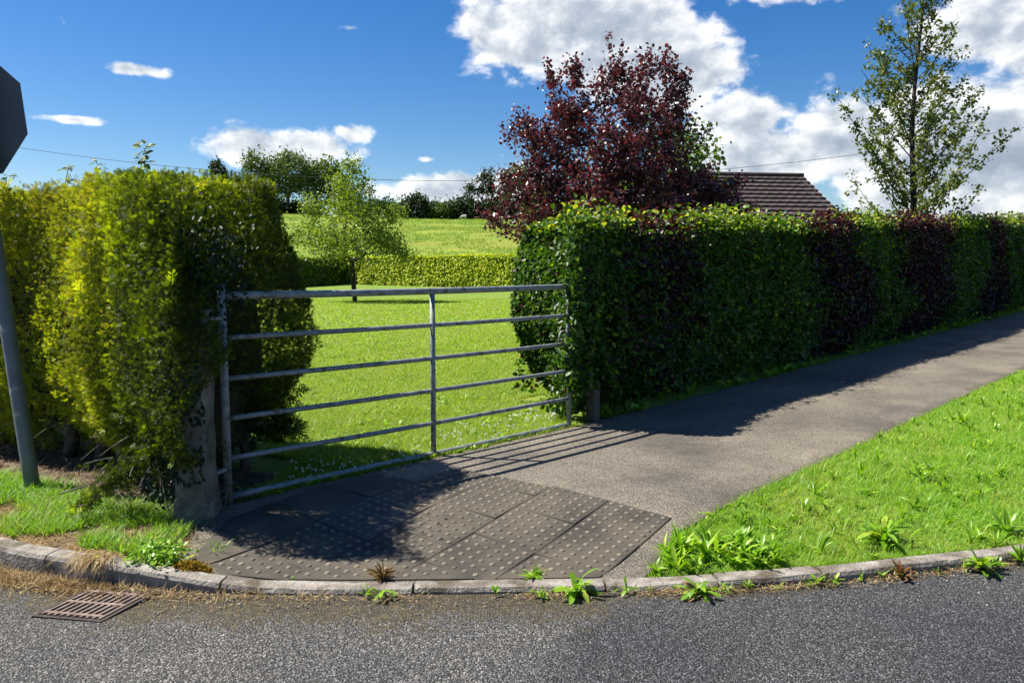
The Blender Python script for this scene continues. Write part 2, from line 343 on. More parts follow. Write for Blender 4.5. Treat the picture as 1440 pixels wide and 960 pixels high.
for k, nm, mt, lab in ((1, 'verge', 'soil', 'strip of bare brown soil and litter below the conifer hedge'), (2, 'ground', 'turf', 'grassy ground between the path and the kerb'),
                       (3, 'lawn', 'turf', 'mown lawn behind the steel gate'), (4, 'hill', 'pasture', 'rough pasture rising behind the far hedge')):
    F = Q[(cls == k) & keep]; used, inv = np.unique(F, return_inverse=True)
    me = np_mesh(nm, Vg[used], [inv.reshape(-1, 4)], smooth=True)
    tag(link(nm, me, M[mt]), lab, nm, kind='structure')

# road: a sheet from under the kerb towards and past the camera
rx = grid_lines([(-40, -6, 1.5), (-6, 7, .06), (7, 40, 1.5)])
rt = np.concatenate([[-.03, 0, .03, .06, .1, .15, .2, .26, .33, .42, .55, .7, .9, 1.2, 1.6, 2.2, 3, 5, 9, 16, 30, 60]])
RX, RT = np.meshgrid(rx, rt, indexing='ij'); RY = yk(RX) - RT
RZ = -.012 * np.exp(-(RT / .25) ** 2) + .006 * fbm(np.stack([RX, RY, RX * 0], -1), 1.2, 2) * sm(0, .3, RT) * sm(70, 10, RT)
dirt = .62 * np.exp(-np.maximum(RT - .02, 0) / np.interp(RX, [.2, .7], [.24, .13])) + .33 * sm(.8, .15, RT) * np.interp(RX, [-2.6, -1.6, .3, .6], [.5, 1, .9, .15]) - .1
dirt += .18 * np.exp(-((RX + 2.3) / .8) ** 2 - (RT / .35) ** 2) + .05 * fbm(np.stack([RX, RY, RX * 0], -1), 2.0, 2)
nr = len(rt); I = (np.arange(len(rx) - 1)[:, None] * nr + np.arange(nr - 1)[None]).ravel()
QR = np.stack([I, I + 1, I + nr + 1, I + nr], 1)
cR = np.stack([RX, RY], -1).reshape(-1, 2)[QR].mean(1)
GC, GU, GVv = np.array([-1.86, 3.305]), nrm(np.array([.282, -.047])), nrm(np.array([-.082, -.258]))      # drain grate
GWU, GWV = .147, .135
def in_grate(xy, m=0.0):
    d = xy - GC; det = GU[0] * GVv[1] - GU[1] * GVv[0]
    a = (d[..., 0] * GVv[1] - d[..., 1] * GVv[0]) / det; b = (GU[0] * d[..., 1] - GU[1] * d[..., 0]) / det
    return (abs(a) < GWU + m) & (abs(b) < GWV + m)
me = np_mesh('road', np.stack([RX.ravel(), RY.ravel(), RZ.ravel()], 1), [QR], {'dirt': dirt.ravel(), 'newer_glare': (.5 + 1.2 * np.clip(RX - np.interp(RT, [0, .15, .9, 3], [.62, .42, .02, -.3]), -.4, .4)).ravel()}, smooth=True)
tag(link('road', me, M['road']), 'grey chipped tarmac road in front of the kerb', 'road', kind='structure')

# footpath sheet
PXo = np.array([.6, .75, .9, 1.15, 1.85, 2.9, 4.36, 6.34, 12, 24]); PYo = np.array([3.5, 3.78, 4.08, 4.33, 5.0, 6.05, 7.5, 9.44, 15.0, 27.0])
def polyline(px, py, n):
    d = np.concatenate([[0], np.cumsum(np.hypot(np.diff(px), np.diff(py)))]); t = np.linspace(0, d[-1], n)
    return np.interp(t, d, px), np.interp(t, d, py)
# rows run from the kerb/outer edge to the gate/hedge line
ax = np.concatenate([np.linspace(-1.62, .6, 60)[:-1], polyline(PXo, PYo, 200)[0]])
ay = np.concatenate([yk(np.linspace(-1.62, .6, 60)[:-1]) + .06, polyline(PXo, PYo, 200)[1]]); ay = np.where(ax < .62, yk(ax) + .06, ay)
bs = np.concatenate([np.linspace(-3.72, -.9, 60)[:-1], np.linspace(-.9, 24.5, 200)])
bx = .85 + .71 * bs + .03; by = 6.97 + .704 * bs - .03
tt = np.linspace(0, 1, 26)[None]
PX = ax[:, None] * (1 - tt) + bx[:, None] * tt; PY = ay[:, None] * (1 - tt) + by[:, None] * tt
PZ = H(PX, PY) + .012
pd_ = np.hypot(PX - PX[:, :1], PY - PY[:, :1]); pdirt = .42 * np.exp(-(pd_ / .09) ** 2) * (ax[:, None] > .62) + .3 * np.exp(-((tt - 1) / .05) ** 2) + .1
n2 = 26; I = (np.arange(len(ax) - 1)[:, None] * n2 + np.arange(n2 - 1)[None]).ravel()
me = np_mesh('footpath', np.stack([PX.ravel(), PY.ravel(), PZ.ravel()], 1), [np.stack([I, I + n2, I + n2 + 1, I + 1], 1)], {'dirt': pdirt.ravel()}, smooth=True)
tag(link('footpath', me, M['path']), 'weathered grey footpath running up beside the beech hedge', 'footpath', kind='structure')

# tactile paving: bevelled 400 mm slabs with blister domes, cut to the kerb
TA, TB = np.array([.58, .815]), np.array([.815, -.58])
sv, sf, smid = [], [], []; off = 0
domes = {0: [], 1: []}
def clip_poly(poly, fn):
    out = []
    for i in range(len(poly)):
        a, b = poly[i], poly[(i + 1) % len(poly)]; fa, fb = fn(a), fn(b)
        if fa >= 0: out.append(a)
        if fa * fb < 0: out.append(a + (b - a) * fa / (fa - fb))
    return out
for ib in range(-1, 4):
    for ia in range(-1, 4):
        if ib == -1 and ia > 2: continue
        b0, a0 = -3.335 + .402 * ib, 2.4 + .402 * ia + (.2 if ib == 1 else 0)
        a1 = a0 + .396; b1 = b0 + .396
        if a1 > 4.03: a1 = 4.0
        if a1 - a0 < .1: continue
        blank = ib == -1
        cor = [TA * a + TB * b for a, b in ((a0 - .001, b0 - .001), (a1 + .001, b0 - .001), (a1 + .001, b1 + .001), (a0 - .001, b1 + .001))]
        cor = clip_poly(cor, lambda q: q[1] - yk(q[0]) - .118)
        cor = clip_poly(cor, lambda q: -.12 - ((q[0] - .85) * -.705 + (q[1] - 6.97) * .71))
        cor = clip_poly(cor, lambda q: q[0] + 1.6)
        if len(cor) < 3: continue
        cor = np.array(cor); cen = cor.mean(0)
        tilt = rng.normal(0, .0006); pale = (ib == 0 and ia == 1)
        cc = np.array([TA * a + TB * b for a in np.linspace(max(a0, 2.2), a1, 5) for b in np.linspace(b0, b1, 5)]); cc = cc[cc[:, 1] - yk(cc[:, 0]) > .1]
        pl_, *_ = np.linalg.lstsq(np.c_[cc, np.ones(len(cc))], H(cc[:, 0], cc[:, 1]), rcond=None)
        zf = lambda q: q[..., 0] * pl_[0] + q[..., 1] * pl_[1] + pl_[2] + .021 + tilt + (.003 if pale else 0)
        z = zf(cor)
        n = len(cor)
        inn = cor + (cen - cor) * .02
        V = np.concatenate([np.c_[cor, z - .03], np.c_[cor, z - .003], np.c_[inn, z]])
        V3 = V; sv.append(V3)
        for i in range(n):
            j = (i + 1) % n
            sf += [[off + i, off + j, off + n + j, off + n + i], [off + n + i, off + n + j, off + 2 * n + j, off + 2 * n + i]]; smid += [int(pale)] * 2
        sf.append([off + 2 * n + i for i in range(n)]); smid.append(int(pale)); off += 3 * n
        if not blank:
            for i in range(6):
                for j in range(6):
                    q = TA * (a0 + .033 + .066 * i) + TB * (b0 + .033 + .066 * j)
                    if a0 + .033 + .066 * i > a1 - .02 or q[1] - yk(q[0]) < .15 or q[0] < -1.57: continue
                    if (q[0] - .85) * -.705 + (q[1] - 6.97) * .71 > -.15: continue
                    domes[0 if rng.random() < .75 else 1].append([q[0], q[1], float(zf(q))])
sv = np.concatenate(sv)
me = bpy.data.meshes.new('tactile_paving'); me.from_pydata(sv.tolist(), [], sf); me.polygons.foreach_set('material_index', smid)
tp = tag(link('tactile_paving', me, [M['tactile'], M['tactile_pale']]), 'brownish blister paving slabs at the dropped kerb', 'tactile paving', kind='structure')
ring = [(1.12, -.0006), (.98, .0028), (.66, .0056), (0, .006)]
dv = []; df = []
for r_, z_ in ring[:-1]:
    dv += [(.0135 * r_ * math.cos(a), .0135 * r_ * math.sin(a), z_) for a in np.arange(10) * math.pi / 5]
dv.append((0, 0, .0063))
for k in range(2):
    for i in range(10): df.append((k * 10 + i, k * 10 + (i + 1) % 10, k * 10 + 10 + (i + 1) % 10, k * 10 + 10 + i))
df += [(20 + i, 20 + (i + 1) % 10, 30) for i in range(10)]
for k, mt in ((0, 'dome'), (1, 'dome_dark')):
    P = np.array(domes[k]); n = len(P)
    V, Pl, A = scatter((np.array(dv), df), P, np.tile([0, 0, 1.], (n, 1)), np.tile([0, 1., 0], (n, 1)), rng.uniform(.9, 1.1, n))
    o = link('blister_domes', np_mesh('blister_domes', V, Pl, smooth=True), M[mt], tp); o['kind'] = 'stuff'

# kerb stones swept along the kerb line
def kerb_profile(x):
    h = float(kt(x)) + .012
    return [(-.002, -.12), (-.004, h - .022), (.006, h - .004), (.02, h), (.086, h), (.093, h - .006), (.093, -.12)]
joints = [-14, -11, -8, -5.4, -4.1, -3.15, -2.28, -1.36, -.46, .44, .98, 1.5, 2.2, 3.1, 4, 5, 6, 8, 10, 13]
kv, kf = [], []; off = 0
for a, b in zip(joints[:-1], joints[1:]):
    n = max(6, int((b - a) / .08)); xs = np.linspace(a + .007, b - .007, n)
    jz, jy = rng.normal(0, .003), rng.normal(0, .004); slope = rng.normal(0, .003)
    for i, x in enumerate(xs):
        g = (yk(x + .02) - yk(x - .02)) / .04; nx, nyv = -g / math.hypot(1, g), 1 / math.hypot(1, g)
        for (u, z) in kerb_profile(x):
            w = .0035 * float(vnoise(np.array([x * 9, u * 30, z * 30 + a])))
            kv.append((x + nx * (u + jy + w), yk(x) + nyv * (u + jy + w), z + jz + slope * (x - (a + b) / 2) + w * .8))
    for i in range(n - 1):
        for j in range(6): kf.append((off + i * 7 + j, off + i * 7 + j + 1, off + (i + 1) * 7 + j + 1, off + (i + 1) * 7 + j))
    kf += [tuple(off + j for j in range(7)), tuple(off + (n - 1) * 7 + j for j in range(6, -1, -1))]
    off += n * 7
me = bpy.data.meshes.new('kerb'); me.from_pydata(kv, [], kf)
tag(link('kerb', me, M['kerb']), 'weathered concrete kerb stones along the road edge', 'kerb', kind='structure')

# ------------------------------------------------------------------ templates
LEAF = (np.array([(0, 0, 0), (-.33, .38, .07), (.33, .38, .07), (0, .45, 0), (-.24, .74, .05), (.24, .74, .05), (0, 1, -.08)]), [(0, 3, 1), (0, 2, 3), (3, 6, 4, 1), (3, 2, 5, 6)])
SLIM = (np.array([(0, 0, 0), (-.22, .45, .06), (.22, .45, .06), (0, 1, -.1)]), [(0, 3, 1), (0, 2, 3)])
DIAM = (np.array([(0, 0, 0), (-.4, .5, .09), (.4, .5, .09), (0, 1, -.05)]), [(0, 3, 1), (0, 2, 3)])
def blade_t(w, b): return (np.array([(-w, 0, 0), (w, 0, 0), (-w * .75, .5, b * .25), (w * .75, .5, b * .25), (0, 1, b)]), [(0, 1, 3, 2), (2, 3, 4)])
def make_spray(n=4, seed=0):
    r = random.Random(seed); v, f = [], []
    def strip(bx, by, dx, dy, L, w, z):
        k = len(v); l = math.hypot(dx, dy); dx /= l; dy /= l
        v.extend([(bx, by, 0), (bx + dx * L * .5 - dy * w, by + dy * L * .5 + dx * w, z * .5 + .02), (bx + dx * L, by + dy * L, z), (bx + dx * L * .5 + dy * w, by + dy * L * .5 - dx * w, z * .5 + .02)])
        f.append((k, k + 3, k + 2, k + 1))
    strip(0, 0, .05, 1, 1.0, .045, .1)
    for i in range(n):
        y = .12 + .7 * i / n; L = .5 * (1 - .55 * i / n)
        for s in (-1, 1): strip(0, y, s * (.75 + .2 * r.random()), 1, L * r.uniform(.75, 1.15), .055, r.uniform(-.12, .2))
    return (np.array(v), f)
SPRAYS = [make_spray(3, 1), make_spray(3, 2), make_spray(4, 3)]
def rdir(n): return nrm(rng.normal(size=(n, 3)))

# ------------------------------------------------------------------ conifer hedge on the left
FP = [(-1.70, 3.95), (-1.64, 4.14), (-1.70, 4.44), (-1.60, 4.74), (-1.41, 5.0), (-1.36, 5.4), (-1.7, 5.9), (-2.2, 6.0), (-3.6, 6.65), (-6, 7.9), (-10, 10.1), (-10.4, 9.0), (-6, 6.55), (-3.9, 5.5), (-3.52, 5.28), (-3.44, 5.42), (-3.0, 5.1), (-2.4, 4.5), (-2.1, 4.2), (-1.84, 3.96)]
def smooth_loop(P, it=2):
    P = np.array(P, dtype=float)
    for _ in range(it):
        N = np.roll(P, -1, 0); P = np.stack([P * .75 + N * .25, P * .25 + N * .75], 1).reshape(-1, 2)
    return P
FPs = smooth_loop(FP, 2)
seg = np.roll(FPs, -1, 0) - FPs; sl = np.hypot(*seg.T); cum = np.concatenate([[0], np.cumsum(sl)])
def fp_at(u):
    i = np.clip(np.searchsorted(cum, u, 'right') - 1, 0, len(seg) - 1); f = (u - cum[i]) / sl[i]
    P = FPs[i] + seg[i] * f[:, None]
    nn = np.stack([seg[i][:, 1], -seg[i][:, 0]], 1); nn = nrm(nn)          # loop is anticlockwise -> outward
    return P, nn
_area = .5 * np.sum(FPs[:, 0] * np.roll(FPs[:, 1], -1) - np.roll(FPs[:, 0], -1) * FPs[:, 1])
def con_off(z, nn):
    o = np.interp(z, [.1, .3, .5, .8, 1.2, 1.7, 1.95, 2.06, 2.12], [-.42, -.25, -.08, .02, .01, -.04, -.07, -.11, -.18])
    side = np.clip(nn[:, 0], 0, 1)
    return o + side * np.interp(z, [0, .5, .95, 1.35, 2.0], [-.45, -.22, .02, -.06, -.16])
def nose_drop(q, z): return .13 * sm(4.75, 3.95, q[:, 1]) * sm(1.2, 2.0, z) * (q[:, 0] > -2.6)
def con_pt(u, z, inset):
    P, nn = fp_at(u)
    if _area < 0: nn = -nn
    P3 = np.c_[P, z]
    bul = .03 * fbm(P3, 2.6, 3) + .018 * vnoise(P3, 9)
    o = con_off(z, nn) + bul - inset
    q = P + nn * o[:, None]
    return np.c_[q, z - nose_drop(q, z)], nn
hedge = empty('conifer_hedge', (-2.6, 5.4, .1), 'tall clipped golden green conifer hedge left of the gate', 'hedge')
# solid core, coloured dark for the shade among the inner twigs
CORE = smooth_loop([(-1.84, 4.5), (-1.70, 4.95), (-1.75, 5.5), (-2.3, 5.7), (-3.6, 6.35), (-6, 7.6), (-10, 9.8), (-10.2, 9.3), (-6, 6.95), (-3.95, 5.85), (-3.0, 5.45), (-2.45, 5.0), (-2.05, 4.48)], 3)
us = np.arange(len(CORE)); cc_ = CORE.mean(0); zs = np.array([.32, .45, .7, 1.0, 1.3, 1.5, 1.62])
rings = []
for z, f in zip(zs, [.1, .05, 0, 0, .03, .08, .16]):
    dn_ = nrm(np.roll(CORE, -2, 0) - np.roll(CORE, 2, 0)); nin = np.c_[-dn_[:, 1], dn_[:, 0]]
    Pz = CORE + nin * (f + .05 * vnoise(np.c_[CORE * 4, np.full(len(CORE), z * 5)]))[:, None]
    rings.append(np.c_[Pz, z + .03 * vnoise(np.c_[CORE * 3, np.full(len(CORE), z)])])
V = np.concatenate(rings); n = len(us)
i = np.arange(len(zs) - 1)[:, None]; j = np.arange(n)[None]
Qc = np.stack([i * n + j, i * n + (j + 1) % n, (i + 1) * n + (j + 1) % n, (i + 1) * n + j], -1).reshape(-1, 4)
link('dark_core', np_mesh('dark_core', V, [Qc, (np.arange(n) + (len(zs) - 1) * n)[None], np.arange(n)[::-1][None]]), M['core_con'], hedge)
parts = []
def con_sprays(n, zlo, zhi, ulo, uhi, smin, smax, inset_s, out_w, up_w, rnd_w):
    u = rng.uniform(ulo, uhi, n); z = rng.uniform(zlo, zhi, n)
    P, nn = con_pt(u, z, np.abs(rng.normal(0, inset_s, n)))
    # keep within what can be seen or casts shade near the frame
    k = (P[:, 0] > -6.0) & ((P[:, 0] > -4.6) | (rng.random(n) < .4)); P, nn, z = P[k], nn[k], z[k]; n = len(P)
    clump = fbm(P, 3.5, 2); hole = fbm(P + 9, 1.7, 2)
    pilr = (np.abs(P[:, 0] + 1.75) < .13 + .04 * fbm(P, 6, 2)) & (P[:, 1] < 4.6) & (P[:, 2] < .42 + .15 * clump)
    kk = ((hole + .55 + .5 * rng.random(n)) > 0) & ~pilr; P, nn, z, clump = P[kk], nn[kk], z[kk], clump[kk]; n = len(P)
    out = np.c_[nn, np.zeros(n)]
    U = nrm(out * out_w + np.array([0, 0, 1.]) * up_w + rdir(n) * rnd_w + np.c_[np.zeros((n, 2)), clump] * .3)
    N = nrm(np.cross(U, rdir(n)) + out * .5)
    S = rng.uniform(smin, smax, n) * (1 + .35 * clump)
    sun_gold = sm(-2.1, -2.75, P[:, 0] + .3 * hole[kk]) * .52 - .1 * sm(-2.6, -2.1, P[:, 0]) + .16 * sm(1.5, 2.0, P[:, 2]) + .1 * clump  # golden tips; sunlit left and top brightened, shaded right darkened, in leaf colour
    r = np.clip(rng.random(n) * .6 + sun_gold + .06, 0, .99)
    S3 = np.stack([S, S, S], 1)
    for k, t in enumerate(SPRAYS):
        m = np.arange(n) % 3 == k
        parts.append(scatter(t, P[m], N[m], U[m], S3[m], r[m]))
con_sprays(60000, .3, 2.0, 0, cum[-1], .03, .06, .13, .8, .7, .8)
con_sprays(135000, .2, 2.07, 0, cum[-1], .022, .045, .045, .8, .7, .9)
con_sprays(30000, .3, 2.08, 0, cum[-1], .028, .052, .03, .6, 1.0, .7)
con_sprays(700, .3, 1.9, 0, cum[-1], .06, .11, .02, .8, 1.1, .5)
con_sprays(12000, .12, .5, 0, cum[-1], .035, .08, .07, .7, -.3, .8)
# top
n = 80000; xy = np.c_[rng.uniform(-6, -1.4, n), rng.uniform(4.2, 9, n)]
def inside(poly, p):
    c = np.zeros(len(p), bool); j = len(poly) - 1
    for i in range(len(poly)):
        a, b = poly[i], poly[j]
        m = ((a[1] > p[:, 1]) != (b[1] > p[:, 1])) & (p[:, 0] < (b[0] - a[0]) * (p[:, 1] - a[1]) / (b[1] - a[1] + 1e-12) + a[0]); c ^= m; j = i
    return c
xy = xy[inside(FPs + 0, xy)]
dd = np.min(np.hypot(xy[:, None, 0] - FPs[None, :, 0], xy[:, None, 1] - FPs[None, :, 1]), 1)
lim = .12 + .12 * sm(-1.9, -1.6, xy[:, 0]); k_ = dd > lim; xy, dd = xy[k_], dd[k_]; n = len(xy)
z = 2.01 + .028 * fbm(np.c_[xy, np.zeros(n)], 2.2, 3) + .04 * sm(.1, .3, dd) - np.abs(rng.normal(0, .05, n))
z = z - nose_drop(xy, z); P = np.c_[xy, z]; U = nrm(np.array([0, 0, .9]) + rdir(n) * .8); N = nrm(np.cross(U, rdir(n)) + np.array([0, 0, .3]))
parts.append(scatter(SPRAYS[0], P, N, U, rng.uniform(.025, .058, n), np.clip(rng.random(n) * .7 + .3, 0, .99)))  # top sprays coloured lighter, as the sun would show them
n = 40000; xy = np.c_[rng.uniform(-5, -1.4, n), rng.uniform(4.2, 7.5, n)]; xy = xy[inside(FPs, xy)]
dd = np.min(np.hypot(xy[:, None, 0] - FPs[None, :, 0], xy[:, None, 1] - FPs[None, :, 1]), 1); xy = xy[(dd > .2) & (dd < .7)]; n = len(xy)
P = np.c_[xy, rng.uniform(1.5, 2.0, n)]; U = nrm(np.array([0, 0, .6]) + rdir(n)); parts.append(scatter(SPRAYS[0], P, rdir(n), U, rng.uniform(.05, .1, n), rng.random(n) * .7))
# fronds hanging over the lawn behind the gate
n = 900; t = rng.random(n); ang = rng.random(n)
P = np.c_[-1.80 + .26 * t * ang + rng.normal(0, .05, n), 5.35 + .25 * ang + rng.normal(0, .08, n), .28 + .75 * (1 - t * .8) * rng.random(n)]
kk = fbm(P, 6, 2) > -.1; P = P[kk]; n = len(P)
U = nrm(np.array([.5, 0, -.5]) + rdir(n) * .8); parts.append(scatter(SPRAYS[1], P, rdir(n), U, rng.uniform(.06, .13, n)))
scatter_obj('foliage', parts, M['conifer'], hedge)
# stems showing below the skirt, and dead twigs
tl = []
for k, (x, y) in enumerate([(-2.0, 4.85), (-2.32, 5.05), (-2.62, 5.2), (-2.95, 5.4), (-3.3, 5.62), (-3.75, 5.85), (-4.3, 6.1), (-1.85, 5.2)]):
    a = rng.normal(0, .12, 2); zz = np.linspace(0, .75, 6)
    tl.append(tube(np.c_[x + a[0] * zz + .02 * np.sin(zz * 9), y + a[1] * zz, zz + H(x, y) - .03], np.linspace(.05, .03, 6) * rng.uniform(.7, 1.2), 7))
for v in tl: tubes_obj('stem', [v], M['bark'], hedge)
tl = []
for k in range(620):
    u = rng.uniform(0, cum[-1], 1); z0 = rng.uniform(.15, .5); P, nn = con_pt(u, np.array([z0]), np.array([rng.uniform(.0, .25)]))
    if P[0, 0] < -4.6: continue
    d = nrm(np.array([nn[0, 0] * .5, nn[0, 1] * .5, -.45]) + rng.normal(0, .5, 3)); L = rng.uniform(.12, .4)
    s = np.linspace(0, 1, 4)[:, None]; p = P[0] + d * L * s + np.array([0, 0, -.12]) * s ** 2 * L; p[:, 2] = np.maximum(p[:, 2], H(p[:, 0], p[:, 1]) + .01)
    tl.append(tube(p, np.linspace(.005, .002, 4), 4, False))
tubes_obj('dead_twigs', tl, M['bark_grey'], hedge)['kind'] = 'stuff'

# ------------------------------------------------------------------ concrete gate pillar and ivy
pil = empty('gate_pillar', (-1.80, 4.28, .04), 'old concrete gate pillar half buried in the conifer hedge and ivy', 'pillar')
bm = bmesh.new(); bmesh.ops.create_grid(bm, x_segments=1, y_segments=1, size=.5); bm.free()
zs = np.linspace(0, 1.2, 16); pv, pf = [], []
for i, z in enumerate(zs):
    w = .082 + .035 * math.exp(-z / .16); d = .1 + .04 * math.exp(-z / .16)
    for k in range(16):
        a = k / 16 * 2 * math.pi; c, s = math.cos(a), math.sin(a); q = (abs(c) ** 6 + abs(s) ** 6) ** (-1 / 6)
        wob = 1 + .05 * float(fbm(np.array([c * 1.3, s * 1.3, z * 4.]), 2.2, 3)); lean = .02 * z
        pv.append((-1.80 + c * q * w * wob + lean, 4.28 + s * q * d * wob, z + H(-1.80, 4.28) - .02))
for i in range(15):
    for k in range(16): pf.append((i * 16 + k, i * 16 + (k + 1) % 16, (i + 1) * 16 + (k + 1) % 16, (i + 1) * 16 + k))
pf.append(tuple(range(240, 256)))
me = bpy.data.meshes.new('shaft'); me.from_pydata(pv, [], pf); link('shaft', me, M['pillar'], pil)

n = 260
P = np.c_[rng.normal(-1.83, .1, n), 4.31 + rng.normal(0, .03, n), rng.uniform(.3, 1.3, n)]
P = P[((np.abs(P[:, 0] + 1.76) > .08) | (P[:, 2] > .75)) & (P[:, 0] < -1.75)]; P[:, 1] -= .1
Pb = np.c_[rng.normal(-1.76, .12, 900), 4.2 + rng.normal(0, .05, 900), rng.normal(1.48, .15, 900)]; Pb[:, 1] += .08 * np.maximum(Pb[:, 2] - 1.5, 0) + .35 * np.maximum(-1.8 - Pb[:, 0], 0) + .9 * np.maximum(Pb[:, 0] + 1.8, 0)
Pd = np.c_[rng.uniform(-2.1, -1.85, 330), 4.3 + rng.normal(0, .06, 330), rng.uniform(.15, .7, 330)]
Pe = np.c_[rng.uniform(-1.92, -1.70, 700), 4.175 + rng.normal(0, .012, 700), rng.uniform(.3, 1.25, 700)]; Pe = Pe[fbm(Pe, 4.5, 2) + .5 * sm(.5, 1.1, Pe[:, 2]) > .2]
P = np.concatenate([P, Pb, Pd, Pe]); n = len(P)
N = nrm(np.array([-.15, -1, .35]) + rdir(n) * .6); U = nrm(np.array([0, -.2, -1.]) + rdir(n) * .7)
ivy = scatter_obj('ivy', [scatter(LEAF, P, N, U, rng.uniform(.018, .036, n))], M['ivy'])
tag(ivy, 'dark glossy ivy climbing the concrete pillar into the conifer hedge', 'ivy')

# bramble shoots on top of the conifer hedge
def shoot(x, y, z, h, lean, nl, size, label, yellow=False):
    s = np.linspace(0, 1, 7)[:, None]
    pts = np.array([x, y, z - .12]) + s * np.array([lean[0], lean[1], h + .12]) + s ** 2 * np.array([lean[0] * .6, 0, -h * .15])
    r = empty('bramble_shoot', (x, y, z), label, 'bramble', 'shoots growing out of the top of the conifer hedge')
    tubes_obj('stem', [tube(pts, np.linspace(.004, .0018, 7), 5)], M['bark_grey'], r)
    k = rng.integers(2, 7, nl); P = pts[k] + rng.normal(0, .012, (nl, 3)); U = nrm(rdir(nl) + np.array([0, 0, .25])); N = nrm(rdir(nl) * .5 + np.array([0, -.4, .8]))
    P = P + U * .012
    scatter_obj('leaves', [scatter(LEAF, P, N, U, rng.uniform(.7, 1.2, nl) * size)], M['bramble'], r)
shoot(-3.05, 5.3, 2.07, .13, (.03, 0), 22, .035, 'small leafy shoot on the hedge top near the stop sign')
shoot(-2.62, 5.1, 2.07, .14, (-.06, 0), 14, .045, 'thin arching shoot with pale leaves on the hedge top')
shoot(-2.38, 4.95, 2.06, .22, (.04, 0), 60, .05, 'leafiest tallest shoot at the middle of the hedge top')
shoot(-3.62, 5.55, 2.06, .10, (.02, 0), 30, .045, 'low shoot on the hedge top beside the sign post')

# ------------------------------------------------------------------ stop sign seen from behind
sg = empty('stop_sign', (-3.02, 4.75, .05), 'octagonal road sign seen from its dark back on a leaning grey post', 'road sign')
pb, ptp = np.array([-3.03, 4.76, .02]), np.array([-3.29, 4.76, 2.85])
s = np.linspace(0, 1, 12)[:, None]
tubes_obj('post', [tube(pb + (ptp - pb) * s, .044, 20)], M['sign_post'], sg)
up = nrm(ptp - pb)
sc = pb + (ptp - pb) * ((2.43 - .02) / (2.83)) 
ang = R(-10); nv = np.array([-math.sin(ang), math.cos(ang), 0])         # the face looks away from the camera
rt_ = nrm(np.cross(up, nv)); nv = nrm(np.cross(rt_, up)); sc = sc + nv * .075 + rt_ * .09
def octa(rad, d0, d1, nm, mt, par):
    a = (np.arange(8) + .5) * math.pi / 4; rr = rad / math.cos(math.pi / 8)
    ringv = sc + rr * (np.cos(a)[:, None] * rt_ + np.sin(a)[:, None] * up)
    bm = bmesh.new(); A = [bm.verts.new(q + nv * d0) for q in ringv]; B = [bm.verts.new(q + nv * d1) for q in ringv]
    bm.faces.new(A); bm.faces.new(B[::-1])
    for i in range(8): bm.faces.new((A[i], A[(i + 1) % 8], B[(i + 1) % 8], B[i]))
    return bm_obj(nm, bm, mt, par)
plate = octa(.365, 0, .004, 'plate', M['sign_back'], sg)
octa(.364, .0045, .006, 'white_border', M['sign_white'], plate)
octa(.34, .0065, .0075, 'red_face', M['sign_red'], plate)
txt = bpy.data.curves.new('stop_lettering', 'FONT'); txt.body = 'STOP'; txt.size = .3; txt.align_x = 'CENTER'; txt.align_y = 'CENTER'; txt.extrude = .0006
to = bpy.data.objects.new('stop_lettering', txt); COL.objects.link(to); txt.materials.append(M['sign_white'])
to.parent = plate
mw = Matrix(((-rt_[0], up[0], nv[0], 0), (-rt_[1], up[1], nv[1], 0), (-rt_[2], up[2], nv[2], 0), (0, 0, 0, 1)))
tp_ = sc + nv * .0085; mw.translation = Vector(tp_) - sg.location
to.matrix_local = mw
bpy.context.view_layer.update(); dg = bpy.context.evaluated_depsgraph_get(); tme = bpy.data.meshes.new_from_object(to.evaluated_get(dg)); bpy.data.objects.remove(to); tme.name = 'stop_lettering'
to = bpy.data.objects.new('stop_lettering', tme); COL.objects.link(to); to.parent = plate; to.matrix_local = mw
for dz in (-.27, .2):
    c = sc + up * dz - nv * .012
    bm = bmesh.new()
    for o_ in ((-.0125, .0125),):
        vs = [bm.verts.new(c + rt_ * a + up * b + nv * d) for a in (-.06, .27) for b in (-.02, .02) for d in (-.014, .0115)]
    for f in ((0, 1, 3, 2), (4, 6, 7, 5), (0, 4, 5, 1), (2, 3, 7, 6), (0, 2, 6, 4), (1, 5, 7, 3)): bm.faces.new([vs[i] for i in f])
    br = bm_obj('bracket', bm, M['sign_back'], sg)
    pc = pb + (ptp - pb) * ((c[2] - pb[2]) / (ptp[2] - pb[2])); a = np.linspace(0, 2 * math.pi, 17)
    tubes_obj('clamp', [tube(np.stack([pc + .05 * (math.cos(t) * rt_ + math.sin(t) * nv) for t in a]), .006, 6)], M['galv'], br)

# ------------------------------------------------------------------ field gate
gate = empty('farm_gate', (-1.70, 4.5, .1), 'galvanised six bar tubular steel field gate, closed', 'gate')
g0, g1 = np.array([-1.70, 4.5]), np.array([.49, 6.61]); gd = nrm(g1 - g0); gL = np.linalg.norm(g1 - g0)
def gp(t, z): return np.array([*(g0 + gd * t), z])
tubes_obj('hanging_stile', [tube([gp(0, .085), gp(0, .7), gp(0, 1.395)], .024, 14)], M['galv'], gate)
zb = [1.33, 1.083, .84, .602, .36, .128]; rb = [.0235, .0165, .0165, .0165, .0165, .022]
for z, r_ in zip(zb, rb):
    t = np.linspace(.018, gL - .0, 24); sag = -.006 * np.sin(np.pi * t / gL)
    pts = np.stack([gp(a, z + b) for a, b in zip(t, sag)]); tubes_obj('rail', [tube(pts, r_, 12)], M['galv'], gate)
tm = np.linalg.norm(np.array([-.585, 5.586]) - g0)
tubes_obj('middle_upright', [tube([gp(tm, .13), gp(tm, .7), gp(tm, 1.325)], .0195, 12)], M['galv'], gate)
